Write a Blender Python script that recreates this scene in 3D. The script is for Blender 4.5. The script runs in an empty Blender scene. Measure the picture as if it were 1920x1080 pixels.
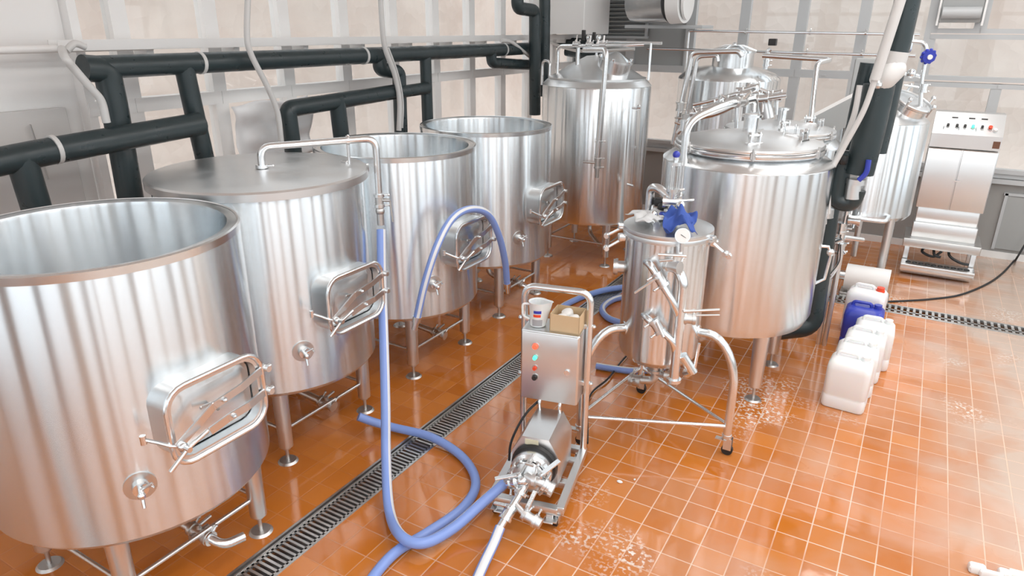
import bpy, math, random
from math import pi, sin, cos, radians, sqrt, atan2, floor
from mathutils import Vector, Matrix, Quaternion

random.seed(7)
S = bpy.context.scene
COL = S.collection
V = Vector

# ------------------------------------------------------------------ camera
CF, CPITCH, CROLL, CYAW, CH = 1289.06, .362238, .00675252, -.527045, 2.5
fw = V((sin(CYAW)*cos(CPITCH), cos(CYAW)*cos(CPITCH), -sin(CPITCH)))
rt = V((cos(CYAW), -sin(CYAW), 0)); up = rt.cross(fw)
RX = rt*cos(CROLL)+up*sin(CROLL); UX = -rt*sin(CROLL)+up*cos(CROLL)
cd = bpy.data.cameras.new('camera'); cam = bpy.data.objects.new('camera', cd); COL.objects.link(cam)
cd.sensor_width = 36; cd.lens = CF/1920*36; cd.clip_start = .05; cd.clip_end = 200
M = Matrix((RX, UX, -fw)).transposed().to_4x4(); M.translation = V((0, 0, CH)); cam.matrix_world = M
S.camera = cam
def ray(x, y): return RX*((x-960)/CF)-UX*((y-540)/CF)+fw
def atz(x, y, z=0.): d = ray(x, y); return V((0, 0, CH))+d*((z-CH)/d.z)
def aty(x, y, Y): d = ray(x, y); return V((0, 0, CH))+d*(Y/d.y)
def atx(x, y, X): d = ray(x, y); return V((0, 0, CH))+d*(X/d.x)

# ------------------------------------------------------------------ world, lights, exposure
w = bpy.data.worlds.new('world'); S.world = w; w.use_nodes = True
bg = w.node_tree.nodes['Background']; bg.inputs[0].default_value = (.93, .96, 1, 1); bg.inputs[1].default_value = 2.7
def area(name, loc, sx, sy, power, col=(1, .98, .96)):
    l = bpy.data.lights.new(name, 'AREA'); l.shape = 'RECTANGLE'; l.size = sx; l.size_y = sy; l.energy = power; l.color = col
    o = bpy.data.objects.new(name, l); COL.objects.link(o); o.location = loc
    return o
for i, yy in enumerate((-1.2, 1.6, 4.4, 7.2)):
    for xx in (0.1, 2.8):
        area('ceiling_lamp', (xx, yy, 4.3), .9, 2.2, 52)
S.view_settings.view_transform = 'Standard'; S.view_settings.look = 'None'
S.view_settings.exposure = -0.3; S.view_settings.gamma = 1.0; S.view_settings.use_curve_mapping = False

# ------------------------------------------------------------------ materials
def mat(name, col, rough=.5, metal=0., **kw):
    m = bpy.data.materials.new(name); m.use_nodes = True
    b = m.node_tree.nodes['Principled BSDF']
    b.inputs['Base Color'].default_value = (*col, 1); b.inputs['Roughness'].default_value = rough
    b.inputs['Metallic'].default_value = metal
    for k, v in kw.items():
        b.inputs[k.replace('_', ' ')].default_value = v
    return m
def N(m, t, **kw):
    n = m.node_tree.nodes.new(t)
    for k, v in kw.items(): setattr(n, k, v)
    return n
def L(m, a, b): m.node_tree.links.new(a, b)
def bsdf(m): return m.node_tree.nodes['Principled BSDF']
def noise_rough(m, lo, hi, scale=6, stretch=(1, 1, 1), bump=0., bdist=.01, detail=3):
    tc = N(m, 'ShaderNodeTexCoord'); mp = N(m, 'ShaderNodeMapping'); mp.inputs['Scale'].default_value = stretch
    no = N(m, 'ShaderNodeTexNoise'); no.inputs['Scale'].default_value = scale; no.inputs['Detail'].default_value = detail
    mr = N(m, 'ShaderNodeMapRange'); mr.inputs['From Min'].default_value = .3; mr.inputs['From Max'].default_value = .7
    mr.inputs['To Min'].default_value = lo; mr.inputs['To Max'].default_value = hi
    L(m, tc.outputs['Object'], mp.inputs[0]); L(m, mp.outputs[0], no.inputs['Vector']); L(m, no.outputs[0], mr.inputs[0])
    L(m, mr.outputs[0], bsdf(m).inputs['Roughness'])
    if bump:
        bp = N(m, 'ShaderNodeBump'); bp.inputs['Strength'].default_value = bump; bp.inputs['Distance'].default_value = bdist
        L(m, no.outputs[0], bp.inputs['Height']); L(m, bp.outputs[0], bsdf(m).inputs['Normal'])
    return m
def brushed(name, col, rough, aniso, bump):
    m = mat(name, col, rough, 1., Anisotropic=aniso)
    bsdf(m).inputs['Anisotropic Rotation'].default_value = .25
    tg = N(m, 'ShaderNodeTangent'); tg.direction_type = 'RADIAL'; tg.axis = 'Z'
    L(m, tg.outputs[0], bsdf(m).inputs['Tangent'])
    tc = N(m, 'ShaderNodeTexCoord'); mp = N(m, 'ShaderNodeMapping'); mp.inputs['Scale'].default_value = (9, 9, .9)
    no = N(m, 'ShaderNodeTexNoise'); no.inputs['Scale'].default_value = 1.; no.inputs['Detail'].default_value = 2
    bp = N(m, 'ShaderNodeBump'); bp.inputs['Strength'].default_value = bump; bp.inputs['Distance'].default_value = .02
    L(m, tc.outputs['Object'], mp.inputs[0]); L(m, mp.outputs[0], no.inputs['Vector']); L(m, no.outputs[0], bp.inputs['Height'])
    L(m, bp.outputs[0], bsdf(m).inputs['Normal'])
    return m
STEEL = brushed('brushed_steel', (.765, .81, .835), .24, 1.0, .05)
TANKST = brushed('polished_tank_steel', (.78, .81, .825), .2, 1.0, .10)
SATIN = noise_rough(mat('satin_steel', (.75, .765, .77), .3, 1.), .28, .38, 5)
BRIGHT = mat('polished_steel', (.80, .82, .83), .24, 1.)
MATTE = noise_rough(mat('matte_steel', (.62, .62, .61), .4, 1.), .32, .45, 9)
DARKST = mat('dark_steel', (.2, .205, .21), .35, .9)
RUBBER = mat('black_rubber', (.018, .019, .02), .5)
INSUL = noise_rough(mat('black_pipe_insulation', (.022, .036, .04), .35), .25, .5, 12, bump=.15, bdist=.003)
WPAINT = mat('white_paint', (.83, .83, .82), .45)
GPAINT = mat('grey_frame_paint', (.50, .52, .53), .4)
GPANEL = mat('grey_panel', (.36, .375, .375), .45)
GWALL = noise_rough(mat('grey_wall', (.33, .33, .32), .6), .5, .7, 3)
CEIL = mat('white_ceiling', (.84, .84, .83), .7)
BLUE = mat('blue_hose_rubber', (.24, .36, .76), .34)
HOSEW = mat('hose_white_stripe', (.78, .80, .82), .35)
PLW = mat('white_plastic', (.86, .87, .87), .38, 0., Subsurface_Weight=.15)
PLB = mat('blue_plastic', (.035, .055, .42), .3)
PLR = mat('red_plastic', (.80, .08, .03), .35)
GREY_HOSE = mat('grey_hose_plastic', (.60, .60, .59), .35)
CARD = noise_rough(mat('cardboard', (.62, .46, .28), .8), .75, .9, 20)
YELLOW = mat('pale_label', (.72, .68, .50), .6)
BLACKP = mat('black_plastic', (.02, .02, .02), .4)
def emis(name, col, s):
    m = mat(name, col, .3); b = bsdf(m); b.inputs['Emission Color'].default_value = (*col, 1); b.inputs['Emission Strength'].default_value = s
    return m
REDLAMP = emis('lit_red_lamp', (1, .08, .04), 2.2); GREENLAMP = emis('lit_green_lamp', (.1, .8, .55), 1.2)
# window glass
GLASS = bpy.data.materials.new('window_glass'); GLASS.use_nodes = True
nt = GLASS.node_tree; nt.nodes.clear()
o_ = nt.nodes.new('ShaderNodeOutputMaterial'); mx = nt.nodes.new('ShaderNodeMixShader'); tr = nt.nodes.new('ShaderNodeBsdfTransparent')
gl = nt.nodes.new('ShaderNodeBsdfGlossy'); lw = nt.nodes.new('ShaderNodeLayerWeight'); fr = nt.nodes.new('ShaderNodeMath'); gl.inputs['Roughness'].default_value = .02
tr.inputs[0].default_value = (.95, .96, .96, 1); fr.operation = 'MULTIPLY_ADD'; fr.inputs[1].default_value = .35; fr.inputs[2].default_value = .03; pw = nt.nodes.new('ShaderNodeMath'); pw.operation = 'POWER'; pw.inputs[1].default_value = 4; nt.links.new(lw.outputs['Facing'], pw.inputs[0]); nt.links.new(pw.outputs[0], fr.inputs[0])
nt.links.new(fr.outputs[0], mx.inputs[0]); nt.links.new(tr.outputs[0], mx.inputs[1]); nt.links.new(gl.outputs[0], mx.inputs[2]); nt.links.new(mx.outputs[0], o_.inputs[0])
CLEAR = mat('clear_sight_glass', (.95, .97, .97), .05, 0., Transmission_Weight=.9)
# stone bank outside the windows
STONE = mat('pinkish_stone_bank', (.6, .5, .43), .9)
tc = N(STONE, 'ShaderNodeTexCoord'); no = N(STONE, 'ShaderNodeTexNoise'); no.inputs['Scale'].default_value = 1.3; no.inputs['Detail'].default_value = 5
rp = N(STONE, 'ShaderNodeValToRGB'); rp.color_ramp.elements[0].position = .3; rp.color_ramp.elements[0].color = (.78, .66, .59, 1)
rp.color_ramp.elements[1].position = .72; rp.color_ramp.elements[1].color = (.88, .79, .72, 1)
no2 = N(STONE, 'ShaderNodeTexVoronoi'); no2.inputs['Scale'].default_value = 7
bp = N(STONE, 'ShaderNodeBump'); bp.inputs['Strength'].default_value = .5; bp.inputs['Distance'].default_value = .04
L(STONE, tc.outputs['Object'], no.inputs['Vector']); L(STONE, no.outputs[0], rp.inputs[0]); L(STONE, rp.outputs[0], bsdf(STONE).inputs['Base Color'])
L(STONE, tc.outputs['Object'], no2.inputs['Vector']); L(STONE, no2.outputs[0], bp.inputs['Height']); L(STONE, bp.outputs[0], bsdf(STONE).inputs['Normal'])
# quarry tile floor
def floor_mat():
    m = mat('orange_quarry_tiles', (.5, .17, .05), .2)
    nt = m.node_tree; b = bsdf(m)
    geo = N(m, 'ShaderNodeNewGeometry'); sp = N(m, 'ShaderNodeSeparateXYZ'); L(m, geo.outputs['Position'], sp.inputs[0])
    def mth(op, a, bb=None, c=None):
        n = N(m, 'ShaderNodeMath', operation=op)
        for i, v in enumerate((a, bb, c)):
            if v is None: continue
            if isinstance(v, (int, float)): n.inputs[i].default_value = v
            else: L(m, v, n.inputs[i])
        return n.outputs[0]
    def noise(scale, detail=3, dist=0., off=0.):
        mp = N(m, 'ShaderNodeMapping'); mp.inputs['Location'].default_value = (off, off*.7, 0); L(m, geo.outputs['Position'], mp.inputs[0])
        n = N(m, 'ShaderNodeTexNoise'); n.inputs['Scale'].default_value = scale; n.inputs['Detail'].default_value = detail; n.inputs['Distortion'].default_value = dist
        L(m, mp.outputs[0], n.inputs['Vector']); return n.outputs[0]
    def rng(v, a, bb, c=0., d=1.):
        n = N(m, 'ShaderNodeMapRange'); L(m, v, n.inputs[0])
        for i, q in enumerate((a, bb, c, d)): n.inputs[i+1].default_value = q
        return n.outputs[0]
    PX, PY = .1588, .1575
    ux = mth('DIVIDE', mth('SUBTRACT', sp.outputs[0], .048-PX*40), PX); uy = mth('DIVIDE', mth('SUBTRACT', sp.outputs[1], 2.965-PY*40), PY)
    def line(u):
        f = mth('FRACT', u); d = mth('MINIMUM', f, mth('SUBTRACT', 1., f))
        return rng(d, .012, .027, 1., 0.)
    grout = mth('MAXIMUM', line(ux), line(uy))
    cell = N(m, 'ShaderNodeCombineXYZ'); L(m, mth('FLOOR', ux), cell.inputs[0]); L(m, mth('FLOOR', uy), cell.inputs[1])
    wn = N(m, 'ShaderNodeTexWhiteNoise'); L(m, cell.outputs[0], wn.inputs[0])
    # tile colour
    r1 = N(m, 'ShaderNodeMix', data_type='RGBA'); L(m, wn.outputs[0], r1.inputs[0])
    r1.inputs[6].default_value = (.51, .148, .015, 1); r1.inputs[7].default_value = (.61, .200, .030, 1)
    # pale reflected haze painted into the tile colour, stronger on the right-hand working area
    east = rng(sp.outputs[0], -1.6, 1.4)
    haze_noise = noise(1.5, 4, .6, 3.)
    film = mth('MULTIPLY', rng(haze_noise, .40, .66), rng(east, 0, 1, .05, .55))
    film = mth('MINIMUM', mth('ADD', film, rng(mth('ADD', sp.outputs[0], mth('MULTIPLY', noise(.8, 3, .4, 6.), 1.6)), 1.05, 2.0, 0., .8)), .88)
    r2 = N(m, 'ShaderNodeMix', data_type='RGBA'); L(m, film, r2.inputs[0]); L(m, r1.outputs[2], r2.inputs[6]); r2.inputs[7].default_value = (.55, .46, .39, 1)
    # scattered white crusts
    cr = mth('MULTIPLY', rng(noise(1.1, 2, 0., 11.), .60, .68), rng(noise(42, 4, 0, 2.), .52, .60))
    cr = mth('MULTIPLY', cr, rng(sp.outputs[0], -1.5, -1.1))
    r3 = N(m, 'ShaderNodeMix', data_type='RGBA'); L(m, cr, r3.inputs[0]); L(m, r2.outputs[2], r3.inputs[6]); r3.inputs[7].default_value = (.80, .75, .70, 1)
    # grout, hidden under wet grime under the tanks
    gv = mth('MULTIPLY', rng(noise(1.9, 3, 0., 5.), .33, .52, .25, 1.), rng(sp.outputs[0], -2.35, -1.5, .08, 1.))
    gm = mth('MULTIPLY', grout, gv)
    r4 = N(m, 'ShaderNodeMix', data_type='RGBA'); L(m, gm, r4.inputs[0]); L(m, r3.outputs[2], r4.inputs[6]); r4.inputs[7].default_value = (.78, .55, .42, 1)
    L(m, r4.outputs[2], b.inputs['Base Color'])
    wet = rng(noise(.9, 3, .5, 8.), .44, .50)
    ro = mth('ADD', mth('MULTIPLY', mth('SUBTRACT', 1., wet), .20), .06)
    ro = mth('ADD', ro, mth('MULTIPLY', film, .10))
    L(m, ro, b.inputs['Roughness'])
    b.inputs['IOR'].default_value = 1.5
    b.inputs['Coat Weight'].default_value = .35; b.inputs['Coat Roughness'].default_value = .08; b.inputs['Coat IOR'].default_value = 1.5
    h = mth('ADD', mth('MULTIPLY', mth('SUBTRACT', 1., grout), 1.), mth('MULTIPLY', noise(9, 2), .5))
    bp = N(m, 'ShaderNodeBump'); bp.inputs['Strength'].default_value = .35; bp.inputs['Distance'].default_value = .004
    L(m, h, bp.inputs['Height']); L(m, bp.outputs[0], b.inputs['Normal'])
    return m
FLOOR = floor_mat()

# ------------------------------------------------------------------ mesh builder
class MB:
    def __init__(s): s.v = []; s.f = []; s.m = []
    def add(s, vs, fs, mi=0, M=None):
        o = len(s.v)
        s.v += [(M @ V(p)) if M else V(p) for p in vs]
        s.f += [[i+o for i in f] for f in fs]
        s.m += [mi]*len(fs) if isinstance(mi, int) else mi
        return s
    def box(s, c, d, M=None, bev=0., mi=0):
        cx, cy, cz = c; x, y, z = d[0]/2, d[1]/2, d[2]/2
        if bev <= 0:
            vs = [(cx+i*x, cy+j*y, cz+k*z) for i in (-1, 1) for j in (-1, 1) for k in (-1, 1)]
            fs = [[0, 1, 3, 2], [4, 6, 7, 5], [0, 4, 5, 1], [2, 3, 7, 6], [0, 2, 6, 4], [1, 5, 7, 3]]
            return s.add(vs, fs, mi, M)
        b = min(bev, x*.99, y*.99, z*.99); rings = []
        def ring(hx, hy, zz): return [(cx+sx, cy+sy, cz+zz) for sx, sy in ((hx, -hy+b), (hx, hy-b), (hx-b, hy), (-hx+b, hy), (-hx, hy-b), (-hx, -hy+b), (-hx+b, -hy), (hx-b, -hy))]
        R = [ring(x-b*.6, y-b*.6, -z), ring(x, y, -z+b), ring(x, y, z-b), ring(x-b*.6, y-b*.6, z)]
        vs = [p for r in R for p in r]; fs = []
        for k in range(3):
            for i in range(8): j = (i+1) % 8; fs.append([k*8+i, k*8+j, k*8+8+j, k*8+8+i])
        fs.append(list(range(7, -1, -1))); fs.append([24+i for i in range(8)])
        return s.add(vs, fs, mi, M)
    def rbox(s, c, d, r, n=5, M=None, mi=0, bev=.0):
        """box with vertical edges rounded by r (extruded along z) and softened rims"""
        cx, cy, cz = c; x, y, z = d[0]/2, d[1]/2, d[2]/2
        def ring(ins, zz):
            rr = max(r-ins, .0005); out = []
            for sx, sy, a0 in ((1, 1, 0), (-1, 1, 90), (-1, -1, 180), (1, -1, 270)):
                for k in range(n+1):
                    a = radians(a0+90*k/n); out.append((cx+sx*(x-ins-rr)+rr*cos(a), cy+sy*(y-ins-rr)+rr*sin(a), cz+zz))
            return out
        lv = [(0, -z), (0, z)] if bev <= 0 else [(bev, -z), (bev*.3, -z+bev*.3), (0, -z+bev), (0, z-bev), (bev*.3, z-bev*.3), (bev, z)]
        R = [ring(a, b_) for a, b_ in lv]; m = len(R[0]); vs = [p for q in R for p in q]; fs = []
        for k in range(len(R)-1):
            for i in range(m): j = (i+1) % m; fs.append([k*m+i, k*m+j, k*m+m+j, k*m+m+i])
        fs.append(list(range(m-1, -1, -1))); fs.append([(len(R)-1)*m+i for i in range(m)])
        return s.add(vs, fs, mi, M)
    def cyl(s, p0, p1, r0, r1=None, n=20, mi=0, caps=True):
        r1 = r0 if r1 is None else r1; p0 = V(p0); p1 = V(p1); d = (p1-p0).normalized()
        a = d.orthogonal().normalized(); b = d.cross(a); vs = []; fs = []
        for p, r in ((p0, r0), (p1, r1)):
            for i in range(n): t = 2*pi*i/n; vs.append(p+a*(r*cos(t))+b*(r*sin(t)))
        for i in range(n): j = (i+1) % n; fs.append([i, j, n+j, n+i])
        if caps: fs.append(list(range(n-1, -1, -1))); fs.append([n+i for i in range(n)])
        return s.add(vs, fs, mi)
    def tube(s, pts, r, n=12, mi=0, closed=False, stripe=None, caps=True):
        pts = [V(p) for p in pts]; m = len(pts); vs = []; fs = []; ms = []
        T = []; NN = []
        for i in range(m):
            a = pts[(i-1) % m] if (closed or i > 0) else pts[i]; b = pts[(i+1) % m] if (closed or i < m-1) else pts[i]
            T.append((b-a).normalized())
        nrm = T[0].orthogonal().normalized()
        if abs(T[0].z) < .9: nrm = (V((0, 0, 1))-T[0]*T[0].z).normalized()
        for i in range(m):
            if i: nrm = (T[i-1].rotation_difference(T[i]) @ nrm); nrm = (nrm-T[i]*nrm.dot(T[i])).normalized()
            b = T[i].cross(nrm); NN.append((nrm.copy(), b)); rr = r[i] if isinstance(r, (list, tuple)) else r
            for k in range(n): t = 2*pi*k/n; vs.append(pts[i]+nrm*(rr*cos(t))+b*(rr*sin(t)))
        if stripe and isinstance(stripe[0], str):
            _, vec, fr_, cnt = stripe; a_, b_ = NN[int(fr_*(m-1))]; vec = V(vec)
            best = max(range(n), key=lambda k: (a_*cos(2*pi*(k+.5)/n)+b_*sin(2*pi*(k+.5)/n)).dot(vec)); stripe = [(best+q) % n for q in range(-(cnt//2), cnt-cnt//2)]
        for i in range(m if closed else m-1):
            j = (i+1) % m
            for k in range(n):
                l = (k+1) % n; fs.append([i*n+k, i*n+l, j*n+l, j*n+k]); ms.append(1 if stripe and k in stripe else mi)
        if caps and not closed:
            fs.append(list(range(n-1, -1, -1))); fs.append([(m-1)*n+k for k in range(n)]); ms += [mi, mi]
        return s.add(vs, fs, ms)
    def lathe(s, prof, n=48, c=(0, 0, 0), M=None, mi=0, closed=False):
        vs = []; fs = []; m = len(prof)
        for r, z in prof:
            for i in range(n): t = 2*pi*i/n; vs.append((c[0]+r*cos(t), c[1]+r*sin(t), c[2]+z))
        for k in range(m if closed else m-1):
            l = (k+1) % m
            for i in range(n): j = (i+1) % n; fs.append([k*n+i, k*n+j, l*n+j, l*n+i])
        return s.add(vs, fs, mi, M)
    def ball(s, c, r, n=14, sc=(1, 1, 1), mi=0):
        vs = [(c[0], c[1], c[2]-r*sc[2])]; fs = []; h = n//2
        for k in range(1, h):
            p = -pi/2+pi*k/h
            for i in range(n): t = 2*pi*i/n; vs.append((c[0]+r*sc[0]*cos(p)*cos(t), c[1]+r*sc[1]*cos(p)*sin(t), c[2]+r*sc[2]*sin(p)))
        vs.append((c[0], c[1], c[2]+r*sc[2])); e = len(vs)-1
        for i in range(n):
            j = (i+1) % n; fs.append([0, 1+j, 1+i]); fs.append([e, 1+(h-2)*n+i, 1+(h-2)*n+j])
            for k in range(h-2): fs.append([1+k*n+i, 1+k*n+j, 1+(k+1)*n+j, 1+(k+1)*n+i])
        return s.add(vs, fs, mi)
    def prism(s, poly, a, b, M=None, mi=0):
        """polygon (x,y) extruded z=a..b, then M"""
        n = len(poly); vs = [(x, y, a) for x, y in poly]+[(x, y, b) for x, y in poly]
        fs = [list(range(n-1, -1, -1)), [n+i for i in range(n)]]+[[i, (i+1) % n, n+(i+1) % n, n+i] for i in range(n)]
        return s.add(vs, fs, mi, M)
    def build(s, name, mats, parent=None, loc=None, rot=None, smooth=34):
        me = bpy.data.meshes.new(name); me.from_pydata([tuple(p) for p in s.v], [], s.f)
        for mm in (mats if isinstance(mats, (list, tuple)) else [mats]): me.materials.append(mm)
        me.polygons.foreach_set('material_index', s.m); me.update()
        import bmesh
        bm = bmesh.new(); bm.from_mesh(me); bmesh.ops.recalc_face_normals(bm, faces=bm.faces); bm.to_mesh(me); bm.free()
        me.polygons.foreach_set('use_smooth', [True]*len(me.polygons))
        me.set_sharp_from_angle(angle=radians(smooth))
        o = bpy.data.objects.new(name, me); COL.objects.link(o)
        if parent: o.parent = parent
        if loc is not None: o.location = loc
        if rot is not None: o.rotation_euler = rot
        return o
def rrect(w, h, r, n=5):
    out = []
    for sx, sy, a0 in ((1, 1, 0), (-1, 1, 90), (-1, -1, 180), (1, -1, 270)):
        for k in range(n+1): a = radians(a0+90*k/n); out.append((sx*(w/2-r)+r*cos(a), sy*(h/2-r)+r*sin(a)))
    return out
def fillet(pts, rad, n=6):
    pts = [V(p) for p in pts]; out = [pts[0]]
    for i in range(1, len(pts)-1):
        a, b, c = pts[i-1], pts[i], pts[i+1]; u = (a-b); v = (c-b); R = min(rad, u.length*.49, v.length*.49)
        p = b+u.normalized()*R; q = b+v.normalized()*R
        for k in range(n+1): t = k/n; out.append(p*(1-t)**2+b*2*t*(1-t)+q*t*t)
    out.append(pts[-1]); return out
def spline(pts, n=8):
    pts = [V(p) for p in pts]; P = [pts[0]*2-pts[1]]+pts+[pts[-1]*2-pts[-2]]; out = []
    for i in range(1, len(P)-2):
        for k in range(n):
            t = k/n; a, b, c, d = P[i-1], P[i], P[i+1], P[i+2]
            out.append(.5*((2*b)+(c-a)*t+(2*a-5*b+4*c-d)*t*t+(3*b-a-3*c+d)*t**3))
    out.append(pts[-1]); return out
def empty(name, loc=(0, 0, 0), rz=0):
    o = bpy.data.objects.new(name, None); COL.objects.link(o); o.location = loc; o.rotation_euler = (0, 0, rz); o.empty_display_size = .1
    return o
def tag(o, label=None, cat=None, group=None, kind=None):
    for k, v in (('label', label), ('category', cat), ('group', group), ('kind', kind)):
        if v: o[k] = v
    return o
def thing(name, label, cat, loc=(0, 0, 0), rz=0, group=None):
    return tag(empty(name, loc, rz), label, cat, group)
def copy_tree(o, parent=None):
    c = o.copy(); COL.objects.link(c); c.parent = parent
    for ch in list(o.children): copy_tree(ch, c)
    return c
def strut(name, mb, m, parent=None): return tag(mb.build(name, m, parent), kind='structure')
def face_x(at, ang=0):
    """local z -> outward (+x rotated by ang), local x -> tangential (+y), local y -> up"""
    o = V((cos(ang), sin(ang), 0)); t = V((-sin(ang), cos(ang), 0)); u = V((0, 0, 1))
    m = Matrix((t, u, o)).transposed().to_4x4(); m.translation = V(at); return m
def clamp_ring(mb, p, d, r):
    p = V(p); d = V(d).normalized(); mb.cyl(p-d*.009, p+d*.009, r, n=18)
    a = d.orthogonal().normalized(); mb.cyl(p+a*r*.9, p+a*(r+.02), .006, n=8); mb.ball(p+a*(r+.025), .009, 8)

# ------------------------------------------------------------------ room
XL, YB, ZC = -4.6, 9.52, 4.4
XR, YF = 4.6, -3.2
GX0, GX1 = -2.51, -2.30          # long floor drain
DY0, DY1 = 6.99, 7.24            # cross drain
fl = MB()
for x0, x1, y0, y1 in ((XL-.2, GX0, YF-.2, YB+.2), (GX0, GX1, YF-.2, -2.), (GX1, XR+.2, YF-.2, DY0), (GX1, XR+.2, DY1, YB+.2), (GX0, GX1, DY1, YB+.2)):
    fl.box(((x0+x1)/2, (y0+y1)/2, -.06), (x1-x0, y1-y0, .12))
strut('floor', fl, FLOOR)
strut('ceiling', MB().box(((XL+XR)/2, (YB+YF)/2, ZC+.05), (XR-XL+.4, YB-YF+.4, .1)), CEIL)
# drains
dr = empty('trim_1'); tag(dr, kind='structure')
mb = MB(); mb.box((-2.405, 2.6, -.10), (.21, 9.3, .02)); mb.build('channel', DARKST, dr)
mb = MB()
for x in (GX0+.007, GX1-.007): mb.box((x, 2.62, -.008), (.014, 9.24, .022))
mb.box((GX0+.030, 2.62, -.010), (.008, 9.24, .018))
for x in (GX0+.043, GX1-.026): mb.box((x, 2.62, -.012), (.014, 9.24, .012))
mb.build('frame', MATTE, dr)
mb = MB(); y = -1.9
while y < 7.2:
    mb.box((-2.402, y, -.012), (.16, .014, .012)); y += .031
mb.build('grate', MATTE, dr)
d2 = empty('trim_2'); tag(d2, kind='structure')
mb = MB(); mb.box((1.15, 7.115, -.10), (6.9, .25, .02)); mb.build('channel', DARKST, d2)
mb = MB()
for y in (DY0+.02, DY1-.012): mb.box((1.15, y, -.008), (6.9, .04 if y < 7.1 else .024, .02))
mb.box((1.15, 7.115, -.012), (6.9, .02, .012))
x = -2.28
while x < 4.5:
    mb.box((x, 7.12, -.012), (.022, .2, .012)); x += .052
mb.build('grate', MATTE, d2)

# left wall: parapet, glazing bays
strut('wall_left', MB().box((XL-.1, (YF+YB)/2, .475), (.2, YB-YF, .95)).box((XL-.1, (YF+2.47)/2, 2.2+.45), (.2, 2.47-YF, 3.5)), WPAINT)
strut('wall_back', MB().box(((XL+XR)/2, YB+.1, .44), (XR-XL+.4, .2, .88)), GWALL)
strut('baseboard_back', MB().box(((XL+XR)/2, YB-.006, .04), (XR-XL, .012, .08)), WPAINT)
strut('trim_3', MB().box(((XL+XR)/2, YB-.01, .90), (XR-XL, .12, .05)).box(((XL+XR)/2, YB+.01, .96), (XR-XL, .08, .05)), GPAINT)
strut('trim_4', MB().box((XL-.0, (2.47+YB)/2, .97), (.12, YB-2.47, .04)), WPAINT)
strut('trim_5', MB().box((2.45, YB-.012, .43), (2.9, .02, .62), mi=0).box((2.45, YB-.016, .76), (2.98, .03, .03), mi=1).box((.985, YB-.016, .44), (.03, .03, .66), mi=1), [GPANEL, GPAINT])

def window(n, p0, p1, z0, z1, rails, frame_m, fwid=.045, dep=.07, glass=True, panes_solid=()):
    """one glazed bay between p0 and p1 (xy), frame plus panes"""
    r = empty('window_%d' % n); tag(r, kind='structure')
    p0 = V((*p0, 0)); p1 = V((*p1, 0)); d = (p1-p0); ln = d.length; ang = atan2(d.y, d.x)
    M_ = Matrix.Translation(p0) @ Matrix.Rotation(ang, 4, 'Z')
    mb = MB()
    for x in (fwid/2, ln-fwid/2): mb.box((x, 0, (z0+z1)/2), (fwid, dep, z1-z0), M_)
    zs = [z0]+list(rails)+[z1]
    for i, z in enumerate(zs):
        h = .09 if 0 < i < len(zs)-1 else .05
        zc = z if 0 < i < len(zs)-1 else (z+.025 if i == 0 else z-.025)
        mb.box((ln/2, 0, zc), (ln-.012, dep+.012, h), M_)
        if 0 < i < len(zs)-1: mb.box((ln*.5, -dep*.55 if frame_m is GPAINT else dep*.5, zc-.012), (.05, .02, .012), M_)
    mb.build('frame', frame_m, r)
    for i in range(len(zs)-1):
        MB().box((ln/2, 0, (zs[i]+zs[i+1])/2), (ln-fwid, .006, zs[i+1]-zs[i]-.05), M_).build('pane', GPANEL if i in panes_solid else GLASS, r)
    return r
wn = 1
Y0 = 2.79
ys = [2.478, Y0]+[Y0+.677*k for k in range(1, 11)]
ys = [y for y in ys if y < YB-.1]+[YB]
for a, b in zip(ys[:-1], ys[1:]):
    window(wn, (XL+.03, a), (XL+.03, b), .97, ZC, (2.0, 3.1), WPAINT, .055, .09); wn += 1
xs = [XL, -3.66, -2.84, -2.16, -1.48, -.80, -.10]
for i, (a, b) in enumerate(zip(xs[:-1], xs[1:])):
    window(wn, (a, YB), (b, YB), .985, ZC, (1.99,) if i < 2 else (1.99, 3.2), GPAINT, .06, .09, panes_solid=(1,) if i < 2 else ()); wn += 1
window(wn, (-.10, YB), (.64, YB), .985, 1.95, (), GPAINT, .05, .09); wn += 1
window(wn, (.64, YB), (1.5, YB), .985, 1.95, (), GPAINT, .05, .09); wn += 1
window(wn, (-.10, YB), (1.5, YB), 1.97, 2.46, (), GPAINT, .06, .09); wn += 1
window(wn, (1.5, YB), (XR, YB), .985, ZC, (1.99, 2.5), GPAINT, .06, .09); wn += 1
window(wn, (-.10, YB), (.36, YB), 2.47, ZC, (), GPAINT, .06, .09); wn += 1
window(wn, (.36, YB), (1.5, YB), 2.47, ZC, (), GPAINT, .06, .09); wn += 1
# the two walls behind the viewer: unseen tall glazing, dark mullions shaped to stripe the steel
strut('wall_right', MB().box((XR+.1, (YF+YB)/2, .3), (.2, YB-YF, .6)), GWALL)
strut('wall_front', MB().box(((XL+XR)/2, YF-.1, .3), (XR-XL+.4, .2, .6)), GWALL)
for k in range(7):
    a = YF+k*(YB-YF)/7; b = YF+(k+1)*(YB-YF)/7
    window(wn, (XR, b), (XR, a), .6, ZC, (2.9,), DARKST, .12, .1); wn += 1
for k in range(1, 7): strut('trim_%d' % (10+k), MB().box((XR-.12, YF+k*(YB-YF)/7, ZC/2), (.3, (.2, .5, .14, .34, .6, .25)[k-1], ZC)), GWALL if k % 2 else DARKST)  # unseen pillars added for dark stripes reflected in the tanks
for k in range(5):
    a = XL+k*(XR-XL)/5; b = XL+(k+1)*(XR-XL)/5
    window(wn, (a, YF), (b, YF), .6, ZC, (2.9,), DARKST, .14, .1); wn += 1
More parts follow.
